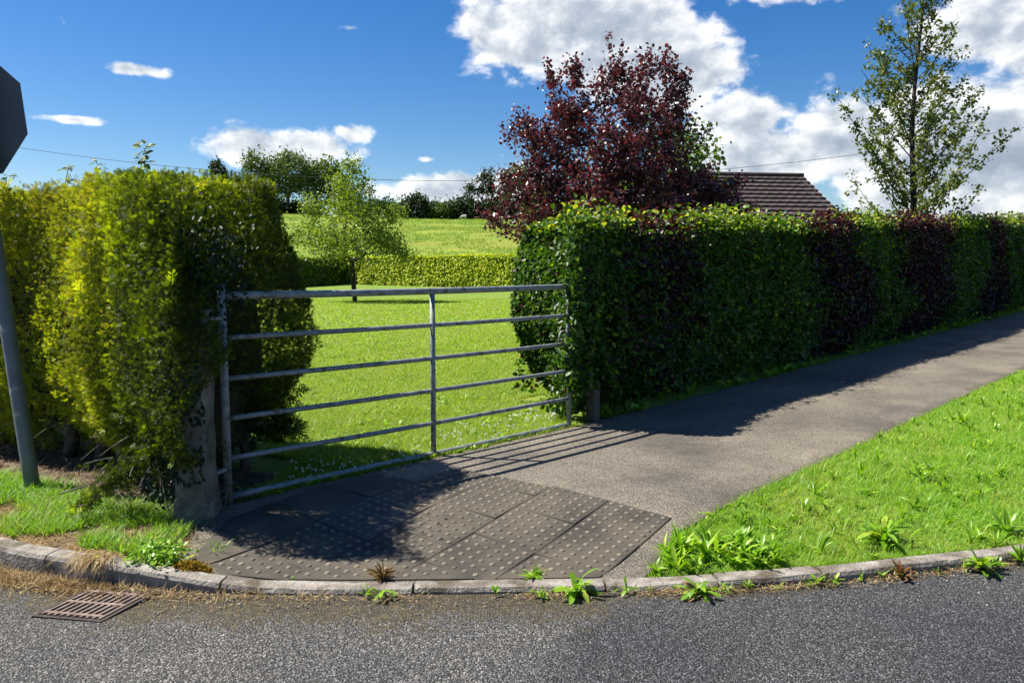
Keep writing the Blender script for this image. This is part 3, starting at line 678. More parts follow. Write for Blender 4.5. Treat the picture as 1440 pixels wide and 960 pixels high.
tubes_obj('closing_stile', [tube([gp(gL + .01, .075), gp(gL + .005, .7), gp(gL - .02, 1.32)], .021, 12)], M['galv'], gate)
a = np.linspace(-.2, math.pi * .95, 12)
hook = np.stack([gp(gL - .075 - .05 * math.cos(t), .9 + .055 * math.sin(t)) for t in a][::-1]); hook[:, 1] -= .03; hook[:, 0] -= .0
hook = np.concatenate([hook, [[*(g0 + gd * (gL - .02))[:], .82]]]); hook[-1, 1] -= .03
tubes_obj('latch', [tube(hook, .008, 8)], M['galv'], gate)
for z in (.3, 1.2):
    tubes_obj('hinge', [tube([gp(0, z) + np.array([-.03, -.1, 0]), gp(0, z) + np.array([-.012, -.05, 0]), gp(0, z)], .014, 8)], M['galv'], gate)

bm = bmesh.new(); bmesh.ops.create_cube(bm, size=1, matrix=Matrix.Translation((.735, 6.90, .22)) @ Matrix.Rotation(R(45), 4, 'Z') @ Matrix.Diagonal((.1, .1, .5, 1)))
tag(bm_obj('gate_stop_post', bm, M['timber'], None, .012), 'short weathered timber post under the beech hedge at the gate end', 'post')

# ------------------------------------------------------------------ beech hedge
HLEN, HTH = 21.0, 1.15
EX, EN = np.array([.71, .704, 0]), np.array([.705, -.71, 0])     # along the hedge, and out of its face
HO = np.array([.85, 6.97, 0])
def top_z(s): return 1.95 + .041 * s
def hedge_xyz(s, n_, z): return HO + np.outer(s, EX) + np.outer(n_, EN) + np.outer(z, [0, 0, 1])
COP = [(.45, 1.65), (4.5, 6.1), (7.8, 10.2), (12.7, 14.4), (17.0, 18.6)]
bh = empty('beech_hedge', (.85, 6.97, .1), 'long clipped beech hedge in green and copper bands beside the path', 'hedge')
# solid core, its colour holding the shade deep in the hedge
s_ = np.linspace(.22, HLEN - .1, 90)
cv = []
for s in s_:
    b = float(H(*(HO + EX * s)[:2])); tz = float(top_z(s))
    for n_, z in ((-.28, b + .12), (-.12, b + .5), (-.1, b + 1.2), (-.14, tz - .35), (-.26, tz - .16), (-HTH + .2, tz - .16), (-HTH + .12, tz - .4), (-HTH + .12, b + .3)):
        cv.append(HO + EX * (s + .03 * rng.normal()) + EN * (n_ + .02 * rng.normal()) + np.array([0, 0, z + .02 * rng.normal()]))
i = np.arange(len(s_) - 1)[:, None]; j = np.arange(8)[None]
Qc = np.stack([i * 8 + j, i * 8 + (j + 1) % 8, (i + 1) * 8 + (j + 1) % 8, (i + 1) * 8 + j], -1).reshape(-1, 4)
link('dark_core', np_mesh('dark_core', np.array(cv), [Qc, np.arange(8)[None], (np.arange(8) + (len(s_) - 1) * 8)[None]]), M['core_beech'], bh)
LS, LP, LN, LU, LZ = [], [], [], [], []
def add_leaves(s, n_, z, out, insd, size, upw):
    P = hedge_xyz(s, n_, z); bul = .07 * fbm(P, 1.5, 3); cl = fbm(P + 5, 5.0, 2)
    P = P + out * (bul - insd)[:, None]; k = len(P)
    kk = cl + .3 + .6 * rng.random(k) > 0
    P, out, s, size = P[kk], out[kk], s[kk], size[kk]; k = len(P)
    P[:, 2] = np.maximum(P[:, 2], H(P[:, 0], P[:, 1]) + .03)
    LP.append(P); LS.append(s); LZ.append(size)
    N = nrm(out * .6 + np.array([0, 0, upw]) + rdir(k) * .95); U = nrm(out * .6 + np.array([0, 0, -.3]) + rdir(k) * .95)
    LN.append(N); LU.append(U)
def dens(n, p):                                           # more leaves where the hedge is near
    return rng.random(n) ** p * HLEN
n = 92000; s = dens(n, 1.45) - .35; b = H(*(HO + np.outer(s, EX))[:, :2].T); tz = top_z(s); f = rng.random(n)
z = b + .06 + (tz - b - .08) * f
prof = np.interp(f, [0, .08, .3, .75, .9, 1], [-.2, -.08, .02, .0, -.03, -.13])
add_leaves(s, prof, z, np.tile(EN, (n, 1)), np.abs(rng.normal(0, .055, n)) , rng.uniform(.04, .074, n), .65)
n = 46000; s = dens(n, 1.35); w = rng.random(n); s = s + np.where(s < 2, -.35 + .42 * w, 0) * sm(2, 1, s)
add_leaves(s, -w * HTH, top_z(s) - .02 - .1 * (abs(w - .5) * 2) ** 6, np.tile([0, 0, 1.], (n, 1)), np.abs(rng.normal(0, .05, n)), rng.uniform(.035, .06, n), .35)
n = 5600; s = -.50 + .75 * rng.random(n) ** .8; f = rng.random(n)
add_leaves(s, rng.uniform(-.25, .1, n) * (1 - .4 * f) - .12 * sm(.3, .0, f) - .04, .22 + 1.75 * f, np.tile(nrm(EN - EX * .6), (n, 1)), np.zeros(n), rng.uniform(.035, .066, n), .6)
n = 3300; s = rng.uniform(-.58, -.22, n); f = rng.random(n)
add_leaves(s, rng.uniform(-.02, .13, n), .42 + 1.5 * f, np.tile(nrm(EN - EX * .5), (n, 1)), np.zeros(n), rng.uniform(.035, .066, n), .6)
# taller shoots on the top edge
n = 4200; s = dens(n, 1.3); w = rng.random(n) * .5; s = s + np.where(s < 2, -.35 + .42 * w, 0) * sm(2, 1, s)
add_leaves(s, -w * HTH, top_z(s) + rng.random(n) ** 2.5 * .13, np.tile([0, 0, 1.], (n, 1)), np.zeros(n), rng.uniform(.04, .07, n), .2)
n = 24000; w = rng.random(n) * 1.06 - .06; f = rng.random(n); b = .1
z = b + .12 + (top_z(0) - b - .14) * f; so = np.interp(f, [0, .1, .25, .45, .8, 1], [.1, -.06, -.22, -.4, -.36, -.12]) + .28 * w + .06 * (abs(w - .5) * 2) ** 4
add_leaves(so, -w * HTH, z, np.tile(-EX, (n, 1)), np.abs(rng.normal(0, .055, n)), rng.uniform(.035, .066, n), .6)
n = 9000; s = dens(n, 1.3); f = rng.random(n); b = H(*(HO + np.outer(s, EX))[:, :2].T)
add_leaves(s, np.full(n, -HTH), b + .1 + (top_z(s) - b - .1) * f, np.tile(-EN, (n, 1)), np.abs(rng.normal(0, .05, n)), rng.uniform(.05, .08, n), .6)
LP, LS, LN, LU, LZ = map(np.concatenate, (LP, LS, LN, LU, LZ))
wob = .75 * fbm(np.c_[LP[:, 2] * 1.1, LS * .5, np.zeros(len(LS))], 1.0, 3)
sp2 = LS + wob * np.clip(.5 + LS * .06, 0, 1) + .3 * rng.normal(size=len(LS)) + np.where(rng.random(len(LS)) < .16, rng.normal(0, 1.6, len(LS)), 0)
fl = (rng.random(len(LS)) < .1 + .55 * sm(1.75, .5, LP[:, 2])) & (sp2 > .4) & (sp2 < 1.7); sp2 = np.where(fl, .1, sp2)
edges = [-9] + [e for c in COP for e in c] + [99]
for k in range(len(edges) - 1):
    m = (sp2 >= edges[k]) & (sp2 < edges[k + 1])
    cop = k % 2 == 1
    o = scatter_obj('copper_leaves' if cop else 'green_leaves', [scatter(LEAF, LP[m], LN[m], LU[m], LZ[m], np.clip(rng.random(m.sum()) * .85 + .3 * sm(-.22, .0, LP[m, 2] - top_z(LS[m])), 0, 1))], M['copper' if cop else 'beech'], bh)  # leaves near the top coloured brighter, standing in for the sunlit strip
    if cop: o['label'] = 'copper purple leaved band'
tl = []
for s in np.arange(.2, 20, .42):
    p = HO + EX * (s + rng.normal(0, .08)) + EN * rng.uniform(-.6, -.25); b = float(H(p[0], p[1])); q = rng.normal(0, .08, 2)
    tl.append(tube([[p[0], p[1], b - .03], [p[0] + q[0] * .5, p[1] + q[1] * .5, b + .25], [p[0] + q[0], p[1] + q[1], b + .6]], [.018, .015, .012], 6))
for v in tl: tubes_obj('stem', [v], M['bark_grey'], bh)

# ------------------------------------------------------------------ trees
def grow_tree(base, tips, start=None, sides=5, r_tip=.006, expo=2.3, wig=.05, trunk_r=None, penal=.6):
    """Every tip joins the nearest node already grown that lies lower and further in; radii by the pipe rule."""
    base = np.asarray(base, float)
    nodes = [base] + [np.asarray(q, float) for q in (start or [])]
    par = [-1] + list(range(len(nodes) - 1))
    root = nodes[-1]
    tips = tips[np.argsort(np.linalg.norm(tips - root, axis=1))]
    for t in tips:
        A = np.array(nodes); d = t - A; L = np.linalg.norm(d, axis=1)
        cost = L + penal * np.maximum(-(d[:, 2]) + .15 * L, 0) + .12 * np.linalg.norm(A - root, axis=1)
        if len(nodes) > 1: cost[:max(0, len(start or []))] += .0 if len(nodes) < 4 else .6
        j = int(np.argmin(cost)); 
        ns = max(1, int(L[j] / .35))
        pj = j
        for q in range(1, ns + 1):
            f = q / ns; p = nodes[j] + (t - nodes[j]) * f
            if q < ns: p = p + rng.normal(0, wig * L[j] * .25, 3) + np.array([0, 0, wig * L[j] * .4 * (1 - f)])
            nodes.append(p); par.append(pj); pj = len(nodes) - 1
    N = len(nodes); w = np.zeros(N); ch = [[] for _ in range(N)]
    for k in range(N - 1, 0, -1):
        ch[par[k]].append(k)
    for k in range(N - 1, -1, -1):
        w[k] = 1.0 if not ch[k] else sum(w[c] for c in ch[k]) + .15
    rad = r_tip * w ** (math.log(trunk_r / r_tip) / math.log(max(w[0], 2)))
    tl = []; seen = set()
    heads = [(0, None)]
    while heads:
        k, p = heads.pop(); ch_ = [] if p is None else [p]
        chain = ch_ + [k]
        while ch[k]:
            nx = max(ch[k], key=lambda c: w[c])
            for c in ch[k]:
                if c != nx: heads.append((c, k))
            k = nx; chain.append(k)
        if len(chain) < 2: continue
        rr = rad[chain].copy()
        if p is not None: rr[0] = rr[1]
        tl.append(tube(np.array([nodes[c] for c in chain]), rr, sides if rr[0] > .02 else 4, False))
    leafn = np.array([nodes[k] for k in range(N)]); lw = rad
    return tl, leafn, lw, np.array(par)

def ellip(n, c, r, shell=.0):
    d = rdir(n); q = rng.random(n) ** (1 / 3); q = shell + (1 - shell) * q
    return np.asarray(c) + d * q[:, None] * np.asarray(r)

def leaves_at(pts, per, sig, size, tmpl, upb=.5, droop=.2, sizevar=.35, rshift=None):
    k = len(pts) * per; P = np.repeat(pts, per, 0) + rng.normal(0, sig, (k, 3))
    N = nrm(np.array([0, 0, upb]) + rdir(k) * .8); U = nrm(rdir(k) + np.array([0, 0, -droop]))
    r = np.clip(rng.random(k) * .75 + np.repeat(rng.random(len(pts)), per) * .25, 0, 1)
    return scatter(tmpl, P, N, U, size * rng.uniform(1 - sizevar, 1 + sizevar, k), r)

# copper plum tree
t = empty('copper_tree', (1.45, 12.2, .1), 'dark red leaved ornamental tree behind the beech hedge', 'tree')
tips = np.concatenate([ellip(200, (1.6, 12.2, 3.0), (1.35, 1.2, 1.15)), ellip(150, (1.5, 12.1, 2.25), (1.8, 1.3, .75)), ellip(34, (2.85, 12.0, 2.35), (.75, .6, .45)), ellip(26, (.75, 11.9, 2.3), (.6, .6, .35)), ellip(60, (1.7, 11.8, 2.6), (1.3, .9, .7)), ellip(34, (1.0, 12.2, 4.1), (.5, .6, .75)), ellip(34, (2.15, 12.2, 4.05), (.55, .6, .75)),
                       ellip(26, (.5, 12.1, 3.4), (.6, .6, .5)), ellip(20, (.35, 12.1, 2.75), (.5, .6, .4)), ellip(16, (3.05, 12.1, 2.5), (.55, .5, .4)), ellip(8, (1.62, 12.2, 4.4), (.25, .3, .35)), ellip(9, (2.55, 12.2, 3.6), (.4, .4, .5))])
tl, ln, lw, par = grow_tree((1.45, 12.2, .05), tips, [(1.45, 12.2, .6), (1.47, 12.2, 1.1)], 6, .005, 2.3, .06, .085)
tubes_obj('trunk', tl, M['bark_dark'], t)
tipn = ln[(lw < .0125)]
lv = [leaves_at(tipn, 46, .09, .06, DIAM, .35, .3), leaves_at(tipn[rng.random(len(tipn)) < .35], 60, .06, .06, DIAM, .35, .3)]
# shoots standing clear of the outline
sel = tipn[rng.choice(len(tipn), 260)]; d = nrm(sel - np.array([1.5, 12.2, 2.2]) + rdir(len(sel)) * .5)
for f in (.06, .12, .18, .24): lv.append(leaves_at(sel + d * f, 3, .025, .055, DIAM, .2, 0))
hi = ln[(lw < .0125)]; hi = hi[(hi[:, 2] > 3.4) | (np.abs(hi[:, 0] - 1.5) > 1.3)]; sel = hi[rng.choice(len(hi), 60)]
tw = []
for q in sel:
    d = nrm(nrm(q - np.array([1.5, 12.2, 1.6])) + np.array([0, 0, .35]) + rng.normal(0, .25, 3)); Ls = rng.uniform(.2, .5)
    tw.append(tube(np.stack([q, q + d * Ls * .5, q + d * Ls + np.array([0, 0, -.02])]), [.005, .004, .002], 4, False))
    lv.append(leaves_at(np.stack([q + d * Ls * f for f in np.linspace(.25, 1, 5)]), 8, .035, .055, DIAM, .3, .1))
tubes_obj('twigs', tw, M['bark_dark'], t)['kind'] = 'stuff'
scatter_obj('crown', lv, M['plum'], t)

# green tree behind it
t = empty('green_tree', (2.4, 14.8, .1), 'bright green tree showing behind the dark red tree', 'tree')
tips = np.concatenate([ellip(90, (2.2, 14.8, 2.9), (1.55, 1.0, 1.2)), ellip(60, (3.35, 14.8, 3.3), (.62, .6, .95)), ellip(20, (.7, 14.6, 2.6), (.6, .6, .5)), ellip(14, (2.9, 14.8, 4.1), (.4, .4, .4))])
tl, ln, lw, par = grow_tree((2.4, 14.8, .05), tips, [(2.4, 14.8, .7), (2.4, 14.8, 1.3)], 6, .006, 2.3, .06, .1)
tubes_obj('trunk', tl, M['bark_grey'], t); tipn = ln[lw < .0125]
scatter_obj('crown', [leaves_at(tipn, 20, .12, .1, LEAF, .5, .3)], M['maple'], t)

# tall sparse tree on the right
t = empty('tall_tree', (8.27, 16, .1), 'tall sparse upright tree with small pale leaves standing right of the house', 'tree')
rng = np.random.default_rng(21); bx_, by_ = 8.27, 16.0; tl = []; anchors = []
zt = np.linspace(.0, 8.1, 20); trunk = np.c_[bx_ + .05 * np.sin(zt * 1.1) + (-.012) * zt, by_ + .04 * np.cos(zt * 1.3), zt]
tl.append(tube(trunk, np.interp(zt, [0, 1, 8.1], [.095, .08, .008]), 8))
for k in range(96):
    z0 = .7 + 7.0 * (k / 96) ** .92; az = k * 2.4 + rng.normal(0, .4)
    env = np.interp(z0, [.7, 1.5, 2.5, 3.5, 4.8, 6, 7, 8], [1.3, 1.6, 1.68, 1.5, 1.08, .66, .34, .1]) * rng.uniform(.66, 1.04)
    elv = R(rng.uniform(34, 50)); L = env / math.cos(elv)
    d = np.array([math.cos(az) * math.cos(elv), math.sin(az) * math.cos(elv), math.sin(elv)])
    s = np.linspace(0, 1, 8)[:, None]; st = np.array([np.interp(z0, zt, trunk[:, 0]), np.interp(z0, zt, trunk[:, 1]), z0])
    pts = st + d * L * s + np.array([0, 0, .14 * L]) * s ** 2 + rng.normal(0, .018, (8, 3)) * s
    tl.append(tube(pts, np.linspace(.02 * (1 - z0 / 11), .004, 8), 5, False))
    for q in np.linspace(.15, 1, max(4, int(L / .13))):
        p = st + d * L * q + np.array([0, 0, .14 * L]) * q * q
        if rng.random() < .62:
            sd = nrm(d * .8 + rng.normal(0, .6, 3) + np.array([0, 0, .3])); sl_ = rng.uniform(.1, .42) * (1.15 - .6 * q)
            tl.append(tube(np.stack([p, p + sd * sl_ * .5 + np.array([0, 0, .01]), p + sd * sl_]), [.005, .004, .0025], 4, False))
            for u in np.linspace(.3, 1, max(2, int(sl_ / .1))): anchors.append(p + sd * sl_ * u)
        if rng.random() < .7: anchors.append(p)
anchors = np.array(anchors)
tubes_obj('trunk', tl, M['bark_dark'], t)
keep_ = rng.random(len(anchors)) < np.interp(anchors[:, 2], [1, 3.5, 8], [.85, .7, .6])
anchors = anchors[keep_]
scatter_obj('crown', [leaves_at(anchors, 12, .045, .068, LEAF, .35, .3)], M['alder'], t)

rng = np.random.default_rng(33)
# small tree on the lawn
t = empty('lawn_tree', (-6.4, 31, .1), 'small round headed tree standing alone on the lawn', 'tree')
c = np.array([-6.5, 31, 0])
tips = np.concatenate([ellip(190, c + [0, 0, 2.95], (1.9, 1.8, 1.4), .1), ellip(55, c + [.05, 0, 4.5], (1.05, 1.0, .85), .15), ellip(14, c + [.1, 0, 5.4], (.35, .35, .3)), ellip(26, c + [-.1, 0, 2.25], (1.2, 1.1, .4), .1), ellip(22, c + [-1.6, 0, 2.7], (.75, .7, .6), .2),
                       ellip(22, c + [1.5, 0, 2.5], (.75, .7, .6), .2), ellip(10, c + [1.75, 0, 3.6], (.5, .5, .3)), ellip(10, c + [-1.5, 0, 3.9], (.45, .45, .35)), ellip(9, c + [2.1, 0, 2.0], (.35, .3, .25))])
tl, ln, lw, par = grow_tree((-6.33, 31, .05), tips, [(-6.36, 31, .6), (-6.4, 31, 1.2), (-6.43, 31, 1.7)], 6, .008, 2.2, .05, .1)
tubes_obj('trunk', tl, M['bark_dark'], t); tipn = ln[lw < .019]
scatter_obj('crown', [leaves_at(tipn, 38, .17, .1, LEAF, .5, .25)], M["field_maple"], t)

# trees and bushes along the crest of the hill
def far_tree(name, label, cat, x, y, lobes, mat, nt_, per, sig, size, trunk_r, group, bare=.35, keepf=1.0):
    z = float(H(x, y)); t = empty(name, (x, y, z - .1), label, cat, group)
    tips = np.concatenate([ellip(max(4, int(nt_ * w)), (x + cx, y + cy, z + cz), r, .35) for cx, cy, cz, r, w in lobes])
    lo = tips[:, 2].min()
    tl, ln, lw, par = grow_tree((x, y, z - .3), tips, [(x, y, z + max(.3, (lo - z) * .6))], 5, .03, 2.2, .06, trunk_r)
    tubes_obj('trunk', tl, M['bark_grey'], t)
    tipn = ln[lw < .07]
    scatter_obj('crown', [leaves_at(tipn, per, sig, size, LEAF, .6, .2)], M[mat], t)
GT = 'trees and bushes along the crest of the hill'
dX = lambda px, d: (px - 720) / 1081 * d
far_tree('crest_tree', 'biggest round headed tree on the crest behind the lawn tree', 'tree', dX(408, 150), 150, [(0, 0, 8.2, (4.6, 4, 3.9), 1), (-3.2, 0, 6.2, (2.3, 3, 2.5), .3), (3.2, 0, 6.4, (2.4, 3, 2.6), .3)], 'far_green', 120, 26, .7, .42, .4, GT)
far_tree('crest_tree', 'thin open tree on the crest left of the biggest round tree', 'tree', dX(362, 148), 148, [(0, 0, 8.2, (2.4, 2, 3.2), 1), (-1.5, 0, 6, (1.5, 1.5, 1.6), .3)], 'far_green', 36, 16, .6, .5, .25, GT)
far_tree('crest_tree', 'small dark narrow tree peeping over the conifer hedge', 'tree', dX(314, 170), 170, [(0, 0, 9, (1.5, 1.5, 4.2), 1)], 'far_dark', 34, 24, .5, .6, .25, GT)
far_tree('crest_tree', 'short dark tree beside the narrow one over the conifer hedge', 'tree', dX(331, 170), 170, [(0, 0, 8, (1.6, 1.5, 3.4), 1)], 'far_dark', 30, 24, .5, .6, .25, GT)
far_tree('crest_tree', 'tallest slim dark tree rising from the bushes on the crest', 'tree', dX(681, 152), 152, [(0, 0, 7, (1.5, 1.5, 3.6), 1), (-2.7, 0, 5.5, (.7, .8, 2.8), .4), (1.5, 0, 7, (.6, .7, 3.0), .4)], 'far_dark', 50, 22, .42, .42, .3, GT)
far_tree('crest_tree', 'pale green tree on the crest half hidden by the dark red tree', 'tree', dX(728, 150), 150, [(0, 0, 5.5, (3.2, 2.5, 4.6), 1), (2.5, 0, 4, (2, 2, 3), .3)], 'far_pale', 60, 26, .7, .6, .3, GT)
far_tree('crest_tree', 'greyish tree on the crest just behind the lawn tree top', 'tree', dX(462, 155), 155, [(0, 0, 7, (4, 3, 4.2), 1), (3, 0, 4.5, (2.6, 2, 3), .4)], 'far_green', 60, 24, .8, .6, .3, GT)
GB = 'bushes along the crest of the hill'
for px, w, h, mt, lab in ((385, 3.4, 3.0, 'far_dark', 'dark bush at the foot of the biggest crest tree'), (545, 3.2, 3.4, 'far_dark', 'dark bush on the crest behind the right side of the lawn tree'),
                          (588, 4.0, 4.6, 'far_dark', 'big rounded dark bush on the crest right of the lawn tree'), (622, 2.8, 3.4, 'far_green', 'lower lighter bush between two dark bushes on the crest'),
                          (655, 4.0, 4.0, 'far_dark', 'wide bush on the crest above the grazing sheep'), (702, 3.4, 4.4, 'far_dark', 'dark bush on the crest right of the tallest slim tree'),
                          (520, 3.4, 3.2, 'far_green', 'mid green bush on the crest behind the lawn tree'), (430, 3.6, 3.0, 'far_dark', 'low dark bush on the crest under the biggest tree'),
                          (345, 4.0, 3.2, 'far_dark', 'dark bush on the crest under the thin open tree'), (755, 4.0, 3.6, 'far_green', 'green bush on the crest behind the dark red tree')):
    far_tree('crest_bush', lab, 'bush', dX(px, 151), 151, [(0, 0, h * .48, (w, 2.2, h * .55), 1), (-w * .5, 0, h * .35, (w * .5, 1.6, h * .4), .3), (w * .55, 0, h * .38, (w * .5, 1.6, h * .42), .3)], mt, 46, 26, .55, .5, .15, GB)

# far hedges round the lawn
def strip_hedge(name, label, p0, p1, h, w, mat, n, size):
    p0, p1 = np.array(p0, float), np.array(p1, float); d = p1 - p0; L = np.hypot(*d); e = d / L; nn = np.array([e[1], -e[0]])
    t = empty(name, (*((p0 + p1) / 2), .1), label, 'hedge')
    cv = []
    for f in np.linspace(0, 1, 30):
        q = p0 + d * f; b = float(H(*q))
        for o_, z in ((w / 2 - .15, b), (w / 2 - .12, b + h - .18), (-w / 2 + .12, b + h - .18), (-w / 2 + .15, b)): cv.append((*(q + nn * o_), z))
    i = np.arange(29)[:, None]; j = np.arange(4)[None]; Qh = np.stack([i * 4 + j, i * 4 + (j + 1) % 4, (i + 1) * 4 + (j + 1) % 4, (i + 1) * 4 + j], -1).reshape(-1, 4)
    link('dark_core', np_mesh('dark_core', np.array(cv), [Qh, np.arange(4)[None], (np.arange(4) + 29 * 4)[None]]), M['core_beech'], t)  # solid filling, dark colour in place of the shade within
    f = rng.random(n); side = rng.random(n); q = p0 + np.outer(f, d); b = H(q[:, 0], q[:, 1])
    top = side < .32; z = np.where(top, b + h, b + .05 + (h - .05) * rng.random(n)); o_ = np.where(top, rng.uniform(-w / 2, w / 2, n), np.where(side < .88, w / 2, -w / 2))
    out = np.where(top[:, None], np.array([0, 0, 1.]), np.where((side < .88)[:, None], np.array([*nn, 0]), np.array([*-nn, 0])))
    P = np.c_[q + np.outer(o_, nn), z]; P = P + out * (.08 * fbm(P, .9, 3) - np.abs(rng.normal(0, .05, n)))[:, None]
    N = nrm(out * .8 + np.array([0, 0, .6]) + rdir(n) * .6); U = nrm(out * .5 + np.array([0, 0, .3]) + rdir(n) * .8)
    scatter_obj('foliage', [scatter(LEAF, P, N, U, rng.uniform(.7, 1.3, n) * size)], M[mat], t)
strip_hedge('boundary_hedge', 'bright yellow green clipped hedge at the far end of the lawn', (-13.2, 62), (4, 46.4), 2.15, 1.3, 'laurel', 26000, .16)
strip_hedge('boundary_hedge', 'green, shade-darkened clipped hedge at the far left of the lawn', (-17.8, 43), (-13.6, 62.4), 2.0, 1.3, 'laurel_shaded', 20000, .16)

# ------------------------------------------------------------------ house behind the beech hedge
hs = empty('house', (6.7, 26, .1), 'bungalow with a brown tiled gable roof behind the beech hedge', 'house')
r1 = np.array([9.9, 27.0]); ed = nrm(np.array([-.99, -.13])); fd = nrm(np.array([.13, -.99])); RZ_, EZ, RUN, RL = 4.6, 2.45, 3.7, 6.6
def hp(a, b, z): return np.array([*(r1 + ed * a + fd * b), z])
ncr = 14; rv, rf = [], []
for side in (1, -1):
    nseg = 64
    for c in range(ncr):
        f0, f1 = c / ncr, (c + 1) / ncr
        z0, z1 = RZ_ - (RZ_ - EZ) * f0, RZ_ - (RZ_ - EZ) * f1
        k = len(rv)
        for q in range(nseg + 1):
            a = -.15 + (RL + .3) * q / nseg; wv = .012 * math.sin(q * 2.1 + c)
            rv += [hp(a, side * RUN * f0, z0 + .005 + wv * .3), hp(a, side * RUN * (f1 + .006), z1 + .06 + wv), hp(a, side * RUN * (f1 + .006), z1 + .005)]
        for q in range(nseg):
            b = k + q * 3; rf += [(b, b + 3, b + 4, b + 1), (b + 1, b + 4, b + 5, b + 2)]
me = bpy.data.meshes.new('roof'); me.from_pydata([tuple(v) for v in rv], [], rf); roof = link('roof', me, M['rooftile'], hs)
tubes_obj('ridge_tiles', [tube([hp(a, 0, RZ_ + .03) for a in np.linspace(-.17, RL + .17, 20)], .09, 10)], M['rooftile'], roof)
for a in (-.17, RL + .17):
    for side in (1, -1):
        tubes_obj('verge_trim', [tube([hp(a, side * RUN * f, RZ_ - (RZ_ - EZ) * f - .02) for f in np.linspace(.02, 1, 6)], .045, 6)], M['verge_board'], roof)
W = RUN - .45; bm = bmesh.new()
lo = [bm.verts.new(hp(a, b, .05)) for a, b in ((.1, W), (RL - .1, W), (RL - .1, -W), (.1, -W))]
hi = [bm.verts.new(hp(a, b, EZ + .2)) for a, b in ((.1, W), (RL - .1, W), (RL - .1, -W), (.1, -W))]
ga, gb = bm.verts.new(hp(.1, 0, RZ_ - .06)), bm.verts.new(hp(RL - .1, 0, RZ_ - .06))
for f in ((lo[0], lo[1], hi[1], hi[0]), (lo[2], lo[3], hi[3], hi[2]), (lo[1], lo[2], hi[2], gb, hi[1]), (lo[3], lo[0], hi[0], ga, hi[3])): bm.faces.new(f)
bm_obj('walls', bm, M['render'], hs)
for a in (1.2, 4.0):
    bm = bmesh.new(); vs = [bm.verts.new(hp(a + da, W + dw, z)) for da in (0, 1.5) for dw in (-.02, .03) for z in (1.05, 2.2)]
    for f in ((0, 1, 3, 2), (4, 6, 7, 5), (0, 4, 5, 1), (2, 3, 7, 6), (0, 2, 6, 4), (1, 5, 7, 3)): bm.faces.new([vs[i] for i in f])
    wf = bm_obj('window', bm, M['sign_white'], hs)
    bm = bmesh.new()
    for u in (0, 1):
        q = [bm.verts.new(hp(a + .08 + u * .7 + da, W + .034, z)) for da, z in ((0, 1.13), (.62, 1.13), (.62, 2.12), (0, 2.12))]; bm.faces.new(q)
    bm_obj('pane', bm, M['glass'], wf)
tubes_obj('gutter', [tube([hp(a, RUN + .06, EZ - .02) for a in np.linspace(0, RL, 6)], .055, 8)], M['fascia'], hs)

# ------------------------------------------------------------------ overhead wire
xs = np.linspace(-75, 75, 120)
zw = np.interp(xs, [-75, -25.4, -15.3, -5.8, 0, 14.2, 26, 75], [16, 7.53, 6.46, 5.96, 5.89, 6.68, 8.6, 20.0])
cf = np.polyfit([-25.4, -15.3, -5.8, 0, 14.2, 26.06], [7.53, 6.46, 5.96, 5.89, 6.68, 8.6], 2)
zw = np.polyval(cf, xs)
tag(tubes_obj('overhead_wire', [tube(np.c_[xs, np.full(120, 40.), zw], .012, 6)], M['wire']), 'thin black overhead cable sagging across the sky', 'cable')

# ------------------------------------------------------------------ sheep on the hill
def sheep(px, d, facing, mat, label, pose):
    x = dX(px, d); z = float(H(x, d)); t = empty('sheep', (x, d, z), label, 'sheep', 'sheep on the hill pasture')
    s = facing; hgt = .62 if pose == 'stand' else .3
    body = [(-.42, 0, hgt + .04, .2), (-.2, 0, hgt + .06, .27), (.12, 0, hgt + .05, .27), (.36, 0, hgt + .06, .2), (.52, 0, hgt + (.0 if pose == 'stand' else .22), .12), (.66, 0, hgt - (.28 if pose == 'stand' else -.34), .09), (.78, 0, hgt - (.42 if pose == 'stand' else -.3), .06)]
    vs = [(s * a, b, c) for a, b, c, r in body]; rs = [r for *_, r in body]; es = [(i, i + 1) for i in range(6)]
    for bi, lx in ((0, -.34), (3, .3)):
        for sy in (-.13, .13):
            k = len(vs)
            if pose == 'stand': ch_ = [(lx, sy, .42, .075), (lx - .03, sy, .22, .045), (lx, sy, .02, .04)]
            else: ch_ = [(lx, sy * 1.4, .16, .09), (lx + .15, sy * 1.5, .08, .05), (lx + .02, sy * 1.6, .05, .04)]
            for q, (a, b, c, r) in enumerate(ch_):
                vs.append((s * a, b, c)); rs.append(r); es.append((bi if q == 0 else k + q - 1, k + q))
    me = bpy.data.meshes.new('body'); me.from_pydata([(x + a, d + b, z + c) for a, b, c in vs], es, [])
    o = link('body', me, M[mat], t)
    md = o.modifiers.new('skin', 'SKIN')
    for v, r in zip(me.skin_vertices[0].data, rs): v.radius = (r, r)
    me.skin_vertices[0].data[1].use_root = True
    md2 = o.modifiers.new('sub', 'SUBSURF'); md2.levels = 1; md2.render_levels = 2
sheep(653, 143, -1, 'wool', 'white sheep grazing below the bushes on the hill crest', 'stand')
sheep(670, 146, 1, 'wool_brown', 'brown sheep lying in the pasture under the bushes', 'lie')
sheep(704, 142, -1, 'wool', 'white sheep lying on the hill beside the beech hedge top', 'lie')

